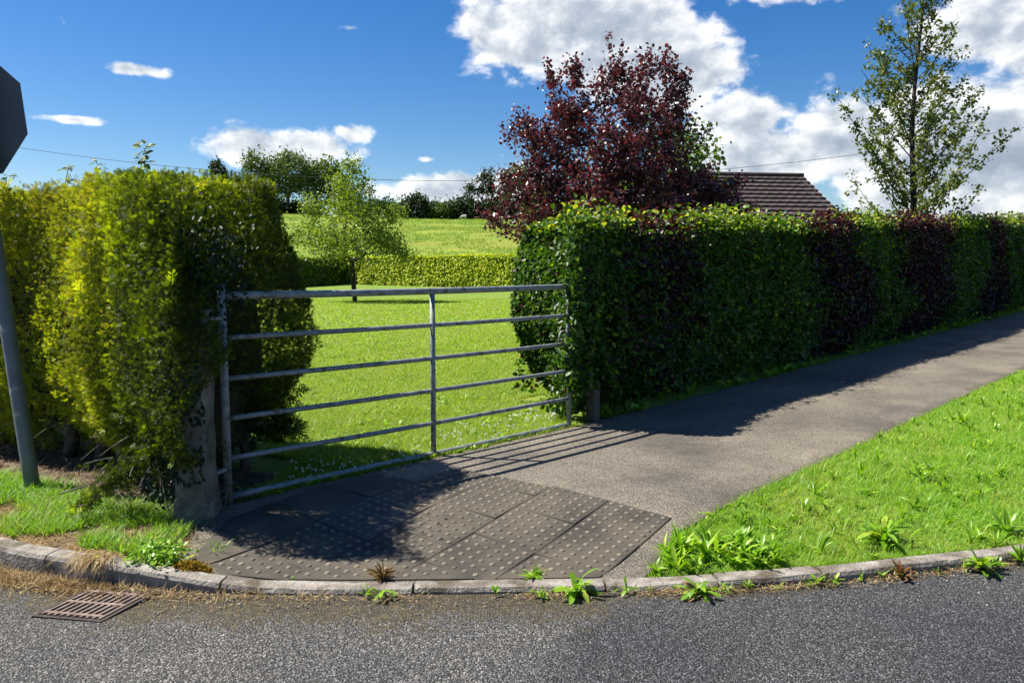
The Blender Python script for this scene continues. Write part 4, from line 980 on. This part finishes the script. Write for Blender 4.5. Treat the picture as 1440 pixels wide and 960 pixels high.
# ------------------------------------------------------------------ drain grate
dr = empty('drain_grate', (GC[0], GC[1], 0), 'rusty iron road drain grate beside the left kerb', 'drain')
def gpt(a, b, z): return np.array([*(GC + GU * a + GVv * b), z])
def gbox(a0, a1, b0, b1, z0, z1, bm):
    vs = [bm.verts.new(gpt(a, b, z)) for a in (a0, a1) for b in (b0, b1) for z in (z0, z1)]
    for f in ((0, 1, 3, 2), (4, 6, 7, 5), (0, 4, 5, 1), (2, 3, 7, 6), (0, 2, 6, 4), (1, 5, 7, 3)): bm.faces.new([vs[i] for i in f])
bm = bmesh.new(); gbox(-GWU - .008, GWU + .008, -GWV - .008, GWV + .008, -.006, .0015, bm); bm_obj('pit_shade', bm, M['pit_shade'], dr)  # flush slab painted black in place of a deep, shaded pit
bm = bmesh.new()
for b in (-.112, -.002, .112): gbox(-GWU, GWU, b - .009, b + .009, .002, .0078, bm)
bm_obj('cross_bars', bm, M['rust'], dr, .0015)
bm = bmesh.new()
for a in np.linspace(-GWU + .008, GWU - .008, 10): gbox(a - .0062, a + .0062, -GWV, GWV, .0018, .0068, bm)
bm_obj('bars', bm, M['rust'], dr, .0015)
bm = bmesh.new()
for q in ((-GWU - .02, GWU + .02, -GWV - .022, -GWV - .006), (-GWU - .02, GWU + .02, GWV + .006, GWV + .022), (-GWU - .022, -GWU - .006, -GWV - .0065, GWV + .0065), (GWU + .006, GWU + .022, -GWV - .0065, GWV + .0065)): gbox(*q, -.008, .0045, bm)
bm_obj('frame', bm, M['iron_dark'], dr)

# ------------------------------------------------------------------ grass, weeds, litter
def grass_pts(n, xr, yr, test):
    p = np.c_[rng.uniform(*xr, n), rng.uniform(*yr, n)]; return p[test(p)]
def blades(p, lmin, lmax, wid, bend, lean, zoff=0, rnd=None):
    n = len(p); P = np.c_[p, H(p[:, 0], p[:, 1]) + zoff - .004]
    az = rng.uniform(0, 2 * math.pi, n); U = nrm(np.c_[np.cos(az) * lean, np.sin(az) * lean, np.ones(n)] + rng.normal(0, .12, (n, 3)))
    side = np.c_[np.cos(az), np.sin(az), np.zeros(n)]; L = rng.uniform(lmin, lmax, n)
    W = wid * rng.uniform(.7, 1.3, n)
    return scatter(blade_t(1, bend), P, side - U * (side * U).sum(1, keepdims=True), U, np.stack([W, L, L], 1), rnd)
def outer_edge(p): return np.interp(p[:, 0], PXo, PYo)
def in_verge(p, m=.0):
    t = p[:, 1] - yk(p[:, 0]); return (t > .11) & (p[:, 0] > .62) & (p[:, 1] < outer_edge(p) - m)
def in_view(p, m=260):
    z = .1; d = p[:, 1] * .995 + 1.4 * .0967; px = 720 + 1081 * p[:, 0] / d; return (px > -m) & (px < 1440 + m)
VG = []
p = grass_pts(900000, (.5, 8), (3.4, 9.6), lambda p: in_verge(p) & in_view(p))
dn = fbm(np.c_[p, np.zeros(len(p))], 2.5, 3); pr = np.clip(2.3 / np.maximum(p[:, 1], 1) ** 1.15, .05, 1) ; p = p[(rng.random(len(p)) < pr * 1.0) & (dn > -1.0)]
VG.append(blades(p, .025, .065, .0017, .28, .45))
p2 = grass_pts(60000, (.5, 8), (3.4, 9.6), lambda p: in_verge(p) & in_view(p)); dn = fbm(np.c_[p2, np.zeros(len(p2))], 1.8, 3); p2 = p2[(dn > -.05) & (rng.random(len(p2)) < .6)]
VG.append(blades(p2, .05, .12, .0026, .4, .6))
p2 = grass_pts(9000, (.5, 8), (3.4, 9.6), lambda p: in_verge(p) & in_view(p)); VG.append(blades(p2, .04, .1, .0012, .5, .7, 0, np.full(len(p2), .99)))
# ragged fringe over the path edge
e = np.stack(polyline(PXo, PYo, 4000), 1); e = e[(e[:, 1] < 10)]; e = np.repeat(e, 8, 0); e = e + rng.normal(0, .022, e.shape) + np.array([.02, -.02]); e = e[(fbm(np.c_[e, np.zeros(len(e))], 3, 2) > -.25)]
VG.append(blades(e, .03, .075, .002, .35, .8))
e = np.c_[np.repeat(np.linspace(.75, 3.4, 900), 5), np.zeros(4500)]; e[:, 1] = yk(e[:, 0]) + .125 + np.abs(rng.normal(0, .02, 4500)); VG.append(blades(e, .02, .055, .0018, .35, .8))
tag(scatter_obj('verge_grass', VG, M['grass']), 'lush bright green grass on the verge between path and kerb', 'grass', kind='stuff')

LG = []
def in_lawn(p):
    s, q = sp_(p[:, 0], p[:, 1]); 
    return (q < .02) & ~((p[:, 0] < -1.55) & (qleft(p[:, 0], p[:, 1]) > -1.1)) & ~((q > -1.3) & (s > .1)) & (s > -4.2)
def lawn_view(p): 
    d = p[:, 1] * .995 + .135; px = 720 + 1081 * p[:, 0] / d; return (px > 180) & (px < 900) & (px < 760 + 40 * (p[:, 1] < 9))
for n, yr, xr, lm, lM, w in ((260000, (4.4, 7.5), (-2, .6), .025, .06, .0018), (200000, (7.5, 11), (-3.6, .8), .025, .06, .0028), (160000, (11, 18), (-6.5, 1), .025, .06, .0045), (130000, (18, 34), (-13, 2), .03, .06, .009)):
    p = grass_pts(n, xr, yr, lambda p: in_lawn(p) & lawn_view(p)); LG.append(blades(p, lm, lM, w, .3, .5))
p = grass_pts(30000, (-2, .6), (4.4, 7.5), lambda p: in_lawn(p)); dn = fbm(np.c_[p, np.zeros(len(p))], 2.2, 3); p = p[(dn > .15)]; LG.append(blades(p, .05, .11, .0026, .4, .55))
p = grass_pts(60000, (-3.6, .8), (5, 14), lambda p: in_lawn(p) & lawn_view(p)); dn = fbm(np.c_[p, np.zeros(len(p))], 3.0, 3); p = p[dn > .3]; LG.append(blades(p, .05, .1, .004, .45, .8, 0, rng.random(len(p)) * .45))
# long grass under the bottom rail
e = np.repeat(np.linspace(.1, gL + .15, 900), 9); q = g0 + np.outer(e, gd) + np.outer(rng.normal(-.04, .05, len(e)), [.705, -.71]); LG.append(blades(q, .025, .07, .0024, .4, .6))
tag(scatter_obj('lawn_grass', LG, M['lawn_blade']), 'sunlit mown grass of the lawn behind the gate', 'grass', kind='stuff')

p = np.c_[rng.uniform(-60, 6, 70000), 64 + 92 * rng.random(70000) ** 1.2]; p = p[(np.abs(p[:, 0] / p[:, 1] + .17) < .2) & (p[:, 1] > np.interp(p[:, 0], FARX, FARY) + 2)]
dn = fbm(np.c_[p, np.zeros(len(p))], .22, 4); p = p[dn > -.1]; dn = dn[dn > -.1]
tag(scatter_obj('pasture_grass', [blades(p, .12, .42, .035, .35, .7, 0, np.clip(rng.random(len(p)) * .55 + .5 * dn, 0, 1))], M['pasture_blade']), 'rough tussocky grass on the hill pasture', 'grass', kind='stuff')

# broad weed leaves in lawn and verge
wl = []
def rosette(c, nl, L, w, up, zoff=0, jitter=.15):
    az = np.arange(nl) * 2.4 + rng.normal(0, .9, nl); el = np.clip(rng.normal(up, jitter + .16, nl), .06, 1.45)
    U = np.c_[np.cos(az) * np.cos(el), np.sin(az) * np.cos(el), np.sin(el)]; N = nrm(np.c_[-np.cos(az) * np.sin(el), -np.sin(az) * np.sin(el), np.cos(el)] + rdir(nl) * .15)
    P = np.tile([c[0], c[1], float(H(c[0], c[1])) + zoff], (nl, 1)) + U * .004
    U = nrm(U + rdir(nl) * .22)
    return P, N, U, np.stack([w * rng.uniform(.8, 1.2, nl), L * rng.uniform(.35, 1.2, nl), L * rng.uniform(.2, 1.9, nl)], 1)
TOOTH = [(0, .02), (.2, .12), (.28, .3), (.2, .36), (.36, .5), (.27, .58), (.45, .74), (.3, .9)]
def dandelion_t():
    zc = lambda y: .12 * math.sin(y * 3) - .22 * y * y
    v = [(0, y, zc(y)) for x, y in TOOTH] + [(-x, y, zc(y) + .05 * x) for x, y in TOOTH] + [(x, y, zc(y) + .05 * x) for x, y in TOOTH] + [(0, 1, zc(1))]
    n = len(TOOTH); f = []
    for i in range(n - 1): f += [(i, i + 1, n + i + 1, n + i), (2 * n + i, 2 * n + i + 1, i + 1, i)]
    f += [(n - 1, 3 * n, 2 * n - 1), (3 * n - 1, 3 * n, n - 1)]
    return (np.array(v), f)
DAND = dandelion_t()
DOCK = (np.array([(0, 0, 0), (-.4, .3, .1), (0, .3, .02), (.4, .3, .1), (-.5, .6, .06), (0, .6, 0), (.5, .6, .06), (-.3, .85, -.08), (0, .85, -.1), (.3, .85, -.08), (0, 1, -.2)]),
        [(0, 2, 1), (0, 3, 2), (1, 2, 5, 4), (2, 3, 6, 5), (4, 5, 8, 7), (5, 6, 9, 8), (7, 8, 10), (8, 9, 10)])
for k in range(800):
    p = np.array([[rng.uniform(.6, 7), rng.uniform(3.5, 9)]])
    if not (in_verge(p)[0] and in_view(p)[0]): continue
    wl.append(scatter(DAND if rng.random() < .6 else DOCK, *rosette(p[0], rng.integers(5, 12), rng.uniform(.04, .12) , rng.uniform(.008, .021), rng.uniform(.7, 1.3), 0, .3)))
for k in range(300):
    p = np.array([[rng.uniform(-1.7, .6), rng.uniform(4.6, 8.5)]])
    if not in_lawn(p)[0]: continue
    wl.append(scatter(DAND, *rosette(p[0], rng.integers(4, 8), rng.uniform(.04, .08), rng.uniform(.025, .04), rng.uniform(.3, .8))))
# weedy corner where verge meets the dropped kerb and the shady strip under the gate
for k in range(80):
    p = np.array([rng.uniform(.66, 1.35), 0]); p[1] = yk(p[0]) + .14 + rng.random() * .3
    if p[1] > np.interp(p[0], PXo, PYo) - .02: continue
    wl.append(scatter(DOCK if k % 2 else DAND, *rosette(p, 8, rng.uniform(.07, .15), rng.uniform(.014, .03), rng.uniform(.8, 1.3))))
for k in range(170):
    e = rng.uniform(.15, 2.1); p = g0 + gd * e + np.array([.705, -.71]) * rng.uniform(-.16, .06 + .05 * (e < 1.4)); wl.append(scatter(DOCK, *rosette(p, 6, rng.uniform(.025, .055), rng.uniform(.014, .03), rng.uniform(.3, .9))))
for k in range(46):                                      # scraps of weed along the kerb
    x = rng.choice([-.6, -.1, .35, .6, .85, 1.1, 1.5, 1.9, 2.1, 2.4, 2.7, 3.0]) + rng.normal(0, .1); P, N, U, S = rosette((x, float(yk(x)) - .02 - abs(rng.normal(0, .025))), rng.integers(4, 9), rng.uniform(.025, .07), rng.uniform(.008, .022), rng.uniform(.4, 1.1)); P[:, 2] = .0
    wl.append(scatter(DAND if k % 2 else SLIM, P, N, U, S))
for k in range(120):                                     # weeds along the foot of the beech hedge
    s = rng.random() ** 1.3 * 16; p = (HO + EX * s + EN * rng.uniform(-.2, .05))[:2]; wl.append(scatter(DOCK, *rosette(p, 7, rng.uniform(.06, .14), rng.uniform(.035, .06), rng.uniform(.4, 1.2))))
tag(scatter_obj('broadleaf_weeds', wl, M['weed']), 'low broad leaved weeds scattered through the grass', 'weeds', kind='stuff')

# single plants one can count
def plant(name, label, cat, c, specs, group=None, zoff=None, mat='weed', extra=None):
    z = float(H(*c)) if zoff is None else zoff
    o = empty(name, (c[0], c[1], z), label, cat, group)
    ps = []
    for tm_, nl, L, w, up in specs:
        P, N, U, S = rosette(c, nl, L, w, up); P[:, 2] += z - float(H(*c)); ps.append(scatter(tm_, P, N, U, S))
    scatter_obj('leaves', ps, M[mat], o)
    if extra:
        ps = []
        for tm_, nl, L, w, up in extra:
            P, N, U, S = rosette(c, nl, L, w, up); P[:, 2] += z - float(H(*c)) + .006; ps.append(scatter(tm_, P, N, U, S))
        scatter_obj('dead_leaves', ps, M['weed_dead'], o)
GK = 'weeds growing in the gutter along the kerb'
kz = lambda x: (x, float(yk(x)) - .03)
plant('dandelion_plant', 'spreading dandelion plant in the gutter by the end of the paving slabs', 'weed', kz(.30), [(DAND, 24, .13, .034, .3), (DOCK, 10, .08, .025, .7)], GK, 0)
plant('dandelion_plant', 'dandelion with reddish dead leaves below the weedy corner of the verge', 'weed', (.86, 3.42), [(DAND, 16, .11, .032, .4), (DOCK, 7, .08, .03, .9)], GK, 0, extra=[(DAND, 4, .1, .04, .15)])
plant('dock_plant', 'brown withered dock plant standing in the gutter', 'weed', (1.88, 3.6), [(DOCK, 4, .08, .04, .9)], GK, 0, extra=[(DOCK, 5, .09, .026, 1.0), (SLIM, 9, .09, .03, .4)])
plant('dock_plant', 'green dock plant against the right end of the kerb', 'weed', (2.33, 3.70), [(DOCK, 14, .12, .036, 1.0), (DAND, 12, .1, .03, .4)], GK, 0, extra=[(DOCK, 4, .1, .04, .15)])
plant('grass_tuft_weed', 'clump of green weeds at the far right of the gutter', 'weed', (2.6, 3.79), [(DOCK, 12, .09, .03, .8), (SLIM, 30, .11, .02, 1.1)], GK, 0)
plant('seedling', 'tiny weed on the shaded kerb edge left of the slabs', 'weed', (-1.05, 3.545), [(DOCK, 5, .025, .016, .9)], GK, float(kt(-1.05)) + .01)
plant('grass_tuft_weed', 'wispy yellowing grass tuft in the slab joint by the kerb', 'weed', (-.62, 3.57), [(SLIM, 46, .1, .012, .6)], None, float(H(-.62, 3.57)) + .02, mat='straw')
plant('grass_tuft_weed', 'small flat weed in the slab joint right of the wispy tuft', 'weed', (.1, 3.58), [(SLIM, 30, .08, .014, .45), (DOCK, 5, .03, .02, .4)], None, float(H(.1, 3.58)) + .02)
plant('dandelion_plant', 'large upright dandelion clump in the middle of the verge', 'weed', (1.98, 4.0), [(DAND, 34, .17, .034, .8), (DOCK, 16, .13, .03, 1.0), (DAND, 16, .12, .03, .4)])
plant('dock_plant', 'tall dock clump at the right edge of the verge', 'weed', (2.75, 4.15), [(DOCK, 16, .13, .035, .9), (DAND, 16, .14, .032, .6)])
# bushy weed and moss cushion at the end of the left kerb
c = (-1.74, 3.64); z = float(H(*c)); o = empty('bushy_weed', (*c, z), 'bushy green weed behind the low end of the left kerb', 'weed')
P = np.array([c[0], c[1], z]) + rng.normal(0, 1, (420, 3)) * np.array([.07, .05, .03]) + np.array([0, 0, .05]); P[:, 2] = np.maximum(P[:, 2], z + .005)
scatter_obj('leaves', [scatter(DIAM, P, nrm(np.array([0, -.2, .8]) + rdir(420) * .6), rdir(420), rng.uniform(.015, .035, 420))], M['weed'], o)
n = 2600; th = rng.uniform(0, 6.28, n); rr = np.sqrt(rng.random(n)); hx = .5 * (1 - rr ** 2)
P = np.c_[-1.55 + .1 * rr * np.cos(th), 3.585 + .055 * rr * np.sin(th), np.zeros(n)]; P[:, 2] = H(P[:, 0], P[:, 1]) + .055 * (1 - rr ** 2) * rng.random(n)
tag(scatter_obj('moss_cushion', [scatter(SLIM, P, nrm(rdir(n) + np.array([0, 0, .3])), nrm(rdir(n) + np.array([0, 0, .7])), rng.uniform(.012, .026, n))], M['moss']), 'golden yellow moss cushion on the end of the left kerb', 'moss')

# left verge: green tussocks, straw by the kerb, litter under the hedge
def lv_test(p, lo, hi):
    q = qleft(p[:, 0], p[:, 1]); t = p[:, 1] - yk(p[:, 0]); return (t > .1) & (p[:, 0] < -1.5) & (p[:, 0] > -4.4) & (t > lo) & (q > hi)
p = grass_pts(110000, (-4.4, -1.5), (3.5, 6), lambda p: lv_test(p, .17, .1)); dn = fbm(np.c_[p, np.zeros(len(p))], 3.0, 3); t = p[:, 1] - yk(p[:, 0])
p = p[(dn > -.85 + .9 * sm(.34, .17, t) + .9 * sm(.3, .1, qleft(p[:, 0], p[:, 1]))) & ((p[:, 0] < -1.75) | (dn > .2))]
tag(scatter_obj('left_verge_grass', [blades(p, .04, .12, .0022, .4, .55)], M['grass']), 'bright green tussocky grass between the sign post and the left kerb', 'grass', kind='stuff')
p = grass_pts(120000, (-4.4, -1.45), (3.45, 6), lambda p: lv_test(p, .09, .3)); dn = fbm(np.c_[p + 7, np.zeros(len(p))], 3.2, 3); t = p[:, 1] - yk(p[:, 0])
p = p[dn > -.5 + .9 * sm(.35, .9, t)]
SG = [blades(p, .03, .1, .0016, .5, 1.6)]
def strewn(n, xf, tf, lmin, lmax, w, zf):
    x = xf(n); y = yk(x) + tf(n); az = rng.uniform(0, 6.28, n); U = np.c_[np.cos(az), np.sin(az), rng.normal(.05, .22, n)]
    P = np.c_[x, y, zf(x, y) + rng.random(n) ** 2 * .018]; L = rng.uniform(lmin, lmax, n)
    return scatter(blade_t(1, .25), P, nrm(np.c_[rng.normal(0, .5, (n, 2)), np.ones(n)]), U, np.stack([w * rng.uniform(.6, 1.4, n), L, L], 1))
z0 = lambda x, y: 0.0 * x - .004
SG.append(strewn(6000, lambda n: -2.4 + rng.normal(0, .4, n), lambda n: -.03 - np.abs(rng.normal(0, .07, n)), .02, .06, .0016, z0))
SG.append(strewn(700, lambda n: rng.choice([-1.45, -1.2, -.9, -.55, .15], n) + rng.normal(0, .09, n), lambda n: -.02 - np.abs(rng.normal(0, .045, n)), .015, .045, .0014, z0))
SG.append(strewn(1300, lambda n: rng.choice([.75, 1.0, 1.35, 1.9, 2.3, 2.7], n) + rng.normal(0, .12, n), lambda n: -.02 - np.abs(rng.normal(0, .035, n)), .015, .05, .0014, z0))
# a wisp of straw spilling over the kerb
n = 260; x = rng.normal(-2.02, .05, n); P = np.c_[x, yk(x) + rng.uniform(-.01, .1, n), np.full(n, .115)]; U = nrm(np.c_[rng.normal(0, .3, n), np.full(n, -.8), rng.normal(-.35, .3, n)])
SG.append(scatter(blade_t(1, -.4), P, nrm(np.c_[rng.normal(0, .3, (n, 2)), np.ones(n)]), U, np.stack([np.full(n, .0015), rng.uniform(.07, .14, n), rng.uniform(.07, .14, n)], 1)))
tag(scatter_obj('dry_grass', SG, M['straw']), 'dry straw coloured grass lying along kerb and gutter', 'dry grass', kind='stuff')
p = grass_pts(16000, (-4.6, -1.5), (3.9, 6.4), lambda p: (qleft(p[:, 0], p[:, 1]) > -.7) & (qleft(p[:, 0], p[:, 1]) < .5) & (p[:, 0] < -1.62)); n = len(p)
az = rng.uniform(0, 6.28, n); P = np.c_[p, H(p[:, 0], p[:, 1]) + .002 + .02 * rng.random(n)]; L = rng.uniform(.015, .08, n)
tag(scatter_obj('twig_litter', [scatter(blade_t(1, .15), P, nrm(np.c_[rng.normal(0, .6, (n, 2)), np.ones(n)]), np.c_[np.cos(az), np.sin(az), rng.normal(.1, .3, n)], np.stack([rng.uniform(.001, .0035, n), L, L], 1))], M['twig']), 'dead twigs and brown needles under the conifer hedge', 'litter', kind='stuff')
# white clover heads in the lawn
n = 190; cs_ = np.array([(-1.2, 5.05), (-1.45, 5.0), (.15, 6.75), (.35, 6.95), (-.15, 6.4), (.1, 7.1), (-.4, 6.1), (-.75, 5.6)]); p = cs_[rng.integers(0, 8, n)] + rng.normal(0, .14, (n, 2)); p = p[in_lawn(p)]; n = len(p)
P = np.repeat(np.c_[p, H(p[:, 0], p[:, 1]) + rng.uniform(.03, .07, n)], 7, 0); N = rdir(len(P)); P = P + N * .004
tag(scatter_obj('clover_flowers', [scatter(DIAM, P, N, rdir(len(P)), .011)], M['white']), 'small white clover flowers in the lawn near the gate', 'flowers', kind='stuff')
# small loose stones in the gutter
n = 260; x = rng.uniform(-2.6, 3, n); y = yk(x) - .02 - np.abs(rng.normal(0, .16, n)); k_ = ~in_grate(np.c_[x, y], .03); x, y = x[k_], y[k_]; n = len(x)
ic = bmesh.new(); bmesh.ops.create_icosphere(ic, subdivisions=1, radius=1); iv = np.array([v.co[:] for v in ic.verts]); if_ = [tuple(v.index for v in f.verts) for f in ic.faces]; ic.free()
tag(scatter_obj('grit', [scatter((iv, if_), np.c_[x, y, np.full(n, .001)], nrm(rdir(n) * .3 + np.array([0, 0, 1])), rdir(n), rng.uniform(.002, .0065, n)[:, None] * rng.uniform(.6, 1.2, (n, 3)))], M['stone']), 'loose grit and small stones on the road by the kerb', 'grit', kind='stuff')

# ------------------------------------------------------------------ sky, sun, camera
SUN = nrm(np.array([-.68, .15, 1.0])); EL = math.asin(SUN[2]); AZ = math.atan2(SUN[0], SUN[1])
w = bpy.data.worlds.new('World'); scene.world = w; w.use_nodes = True; nt = w.node_tree; nt.nodes.clear(); L = nt.links
out = nt.nodes.new('ShaderNodeOutputWorld'); bg = nt.nodes.new('ShaderNodeBackground'); L.new(bg.outputs[0], out.inputs[0])
SKY_S = .1; bg.inputs[1].default_value = SKY_S
sky = nt.nodes.new('ShaderNodeTexSky'); sky.sky_type = 'NISHITA'; sky.sun_disc = False; sky.sun_elevation = EL; sky.sun_rotation = AZ; sky.altitude = 100; sky.air_density = 1.0; sky.dust_density = .3; sky.ozone_density = 3.0
tc = nt.nodes.new('ShaderNodeTexCoord'); sx = nt.nodes.new('ShaderNodeSeparateXYZ'); L.new(tc.outputs['Generated'], sx.inputs[0])
az = mth(nt, 'MULTIPLY', mth(nt, 'ARCTAN2', sx.outputs[0], sx.outputs[1]), 180 / math.pi)
el = mth(nt, 'MULTIPLY', mth(nt, 'ARCSINE', sx.outputs[2]), 180 / math.pi)
# clouds as soft banks at given compass bearing and height (degrees), broken up by noise
def cnoise(dx, dy, scale, detail=8.0, rough=.56):
    cb = nt.nodes.new('ShaderNodeCombineXYZ'); L.new(mth(nt, 'ADD', az, dx), cb.inputs[0]); L.new(mth(nt, 'MULTIPLY', mth(nt, 'ADD', el, dy), 1.35), cb.inputs[1])
    nz = nd(nt, 'ShaderNodeTexNoise', i_Scale=scale, i_Detail=detail, i_Roughness=rough, i_Distortion=.25); L.new(cb.outputs[0], nz.inputs['Vector']); return nz.outputs[0]
BL = [(1.5, 16.5, 5.5, 3.0, 1.3), (7, 15.8, 6.5, 3.6, 1.5), (11.5, 13.2, 4.2, 2.8, 1.35), (16, 10.2, 4.0, 2.0, 1.1), (21, 18.9, 7.0, 1.7, 1.4), (17.5, 7.2, 6.0, 2.6, 1.3), (24, 8.5, 5, 3.0, 1.2), (31, 7, 9, 5.0, 1.5), (31.5, 14.5, 5.0, 2.6, 1.15),
      (-16.5, 8.2, 5.6, 1.5, 1.15), (-11.3, 9.4, 1.7, .9, .85), (-4.6, 5.6, 4.8, 1.3, 1.2), (1, 6.2, 3, 2, .8), (-25.4, 12.6, 2.4, .5, .85), (-29.2, 9.2, 2.4, .35, .8), (-11.6, 16.3, 1.3, .3, .55), (-1.4, 18.3, 2.2, .8, .85), (-6.3, 7.7, .8, .3, .6), (40, 12, 10, 6, 1.3), (5, 27, 14, 5, 1), (-40, 25, 20, 6, .8), (60, 25, 20, 9, 1)]
dens_ = None
for a0, e0, ra, re, amp in BL:
    u = mth(nt, 'MULTIPLY', mth(nt, 'SUBTRACT', az, a0), 1 / ra); v = mth(nt, 'MULTIPLY', mth(nt, 'SUBTRACT', el, e0), 1 / re)
    g = mth(nt, 'MULTIPLY', mth(nt, 'POWER', 2.718, mth(nt, 'MULTIPLY', mth(nt, 'ADD', mth(nt, 'MULTIPLY', u, u), mth(nt, 'MULTIPLY', v, v)), -1.0)), amp)
    dens_ = g if dens_ is None else mth(nt, 'MAXIMUM', dens_, g)
n1 = cnoise(0, 0, .22); n2 = cnoise(0, 0, .62, 6.0)
d0 = mth(nt, 'ADD', mth(nt, 'MULTIPLY', mth(nt, 'SUBTRACT', n1, .5), 1.35), mth(nt, 'MULTIPLY', mth(nt, 'SUBTRACT', n2, .5), .75))
dens = mth(nt, 'SUBTRACT', mth(nt, 'ADD', dens_, d0), .36)
al = nt.nodes.new('ShaderNodeMapRange'); al.interpolation_type = 'SMOOTHSTEP'; al.inputs[1].default_value = -.02; al.inputs[2].default_value = .33; L.new(dens, al.inputs[0])
# light and dark of a cloud: more density towards the sun than here means shade
n1s = cnoise(-.9, 1.1, .22); n2s = cnoise(-.5, .6, .62, 6.0)
ds = mth(nt, 'ADD', mth(nt, 'MULTIPLY', mth(nt, 'SUBTRACT', n1s, n1), 1.6), mth(nt, 'MULTIPLY', mth(nt, 'SUBTRACT', n2s, n2), .8))
sh = mth(nt, 'ADD', mth(nt, 'MULTIPLY', ds, -1.3), mth(nt, 'SUBTRACT', .95, mth(nt, 'MULTIPLY', dens, .62)), clamp=True)
cr = ramp(nt, [(0, (1.7, 2.05, 2.5)), (.4, (2.6, 2.9, 3.3)), (.75, (4.2, 4.35, 4.5)), (1, (5.6, 5.6, 5.6))]); L.new(sh, cr.inputs[0])
skc = nt.nodes.new('ShaderNodeHueSaturation'); skc.inputs['Hue'].default_value = .508; skc.inputs['Saturation'].default_value = 1.4; skc.inputs['Value'].default_value = .57; L.new(sky.outputs[0], skc.inputs['Color'])
mx = mixc(nt, mth(nt, 'MULTIPLY', al.outputs[0], .96), skc.outputs[0], cr.outputs[0]); L.new(mx, bg.inputs[0])

sl = bpy.data.lights.new('sun', 'SUN'); sl.energy = 5.0; sl.angle = R(.53); sl.color = (1, .95, .87)
so = bpy.data.objects.new('sun', sl); COL.objects.link(so); so.rotation_euler = Vector(SUN).to_track_quat('Z', 'Y').to_euler(); so.location = (-20, 5, 30)

cam = bpy.data.cameras.new('camera'); co = bpy.data.objects.new('camera', cam); COL.objects.link(co)
co.location = (0, 0, 1.5); co.rotation_euler = (math.pi / 2 - math.atan(105 / 1081), 0, 0)
cam.sensor_width = 36; cam.lens = 36 * 1081 / 1440; cam.clip_start = .05; cam.clip_end = 4000
scene.camera = co
scene.view_settings.view_transform = 'Standard'; scene.view_settings.look = 'None'; scene.view_settings.exposure = 1.15; scene.view_settings.gamma = 1
scene.cycles.max_bounces = 8; scene.cycles.transmission_bounces = 4; scene.cycles.use_denoising = True
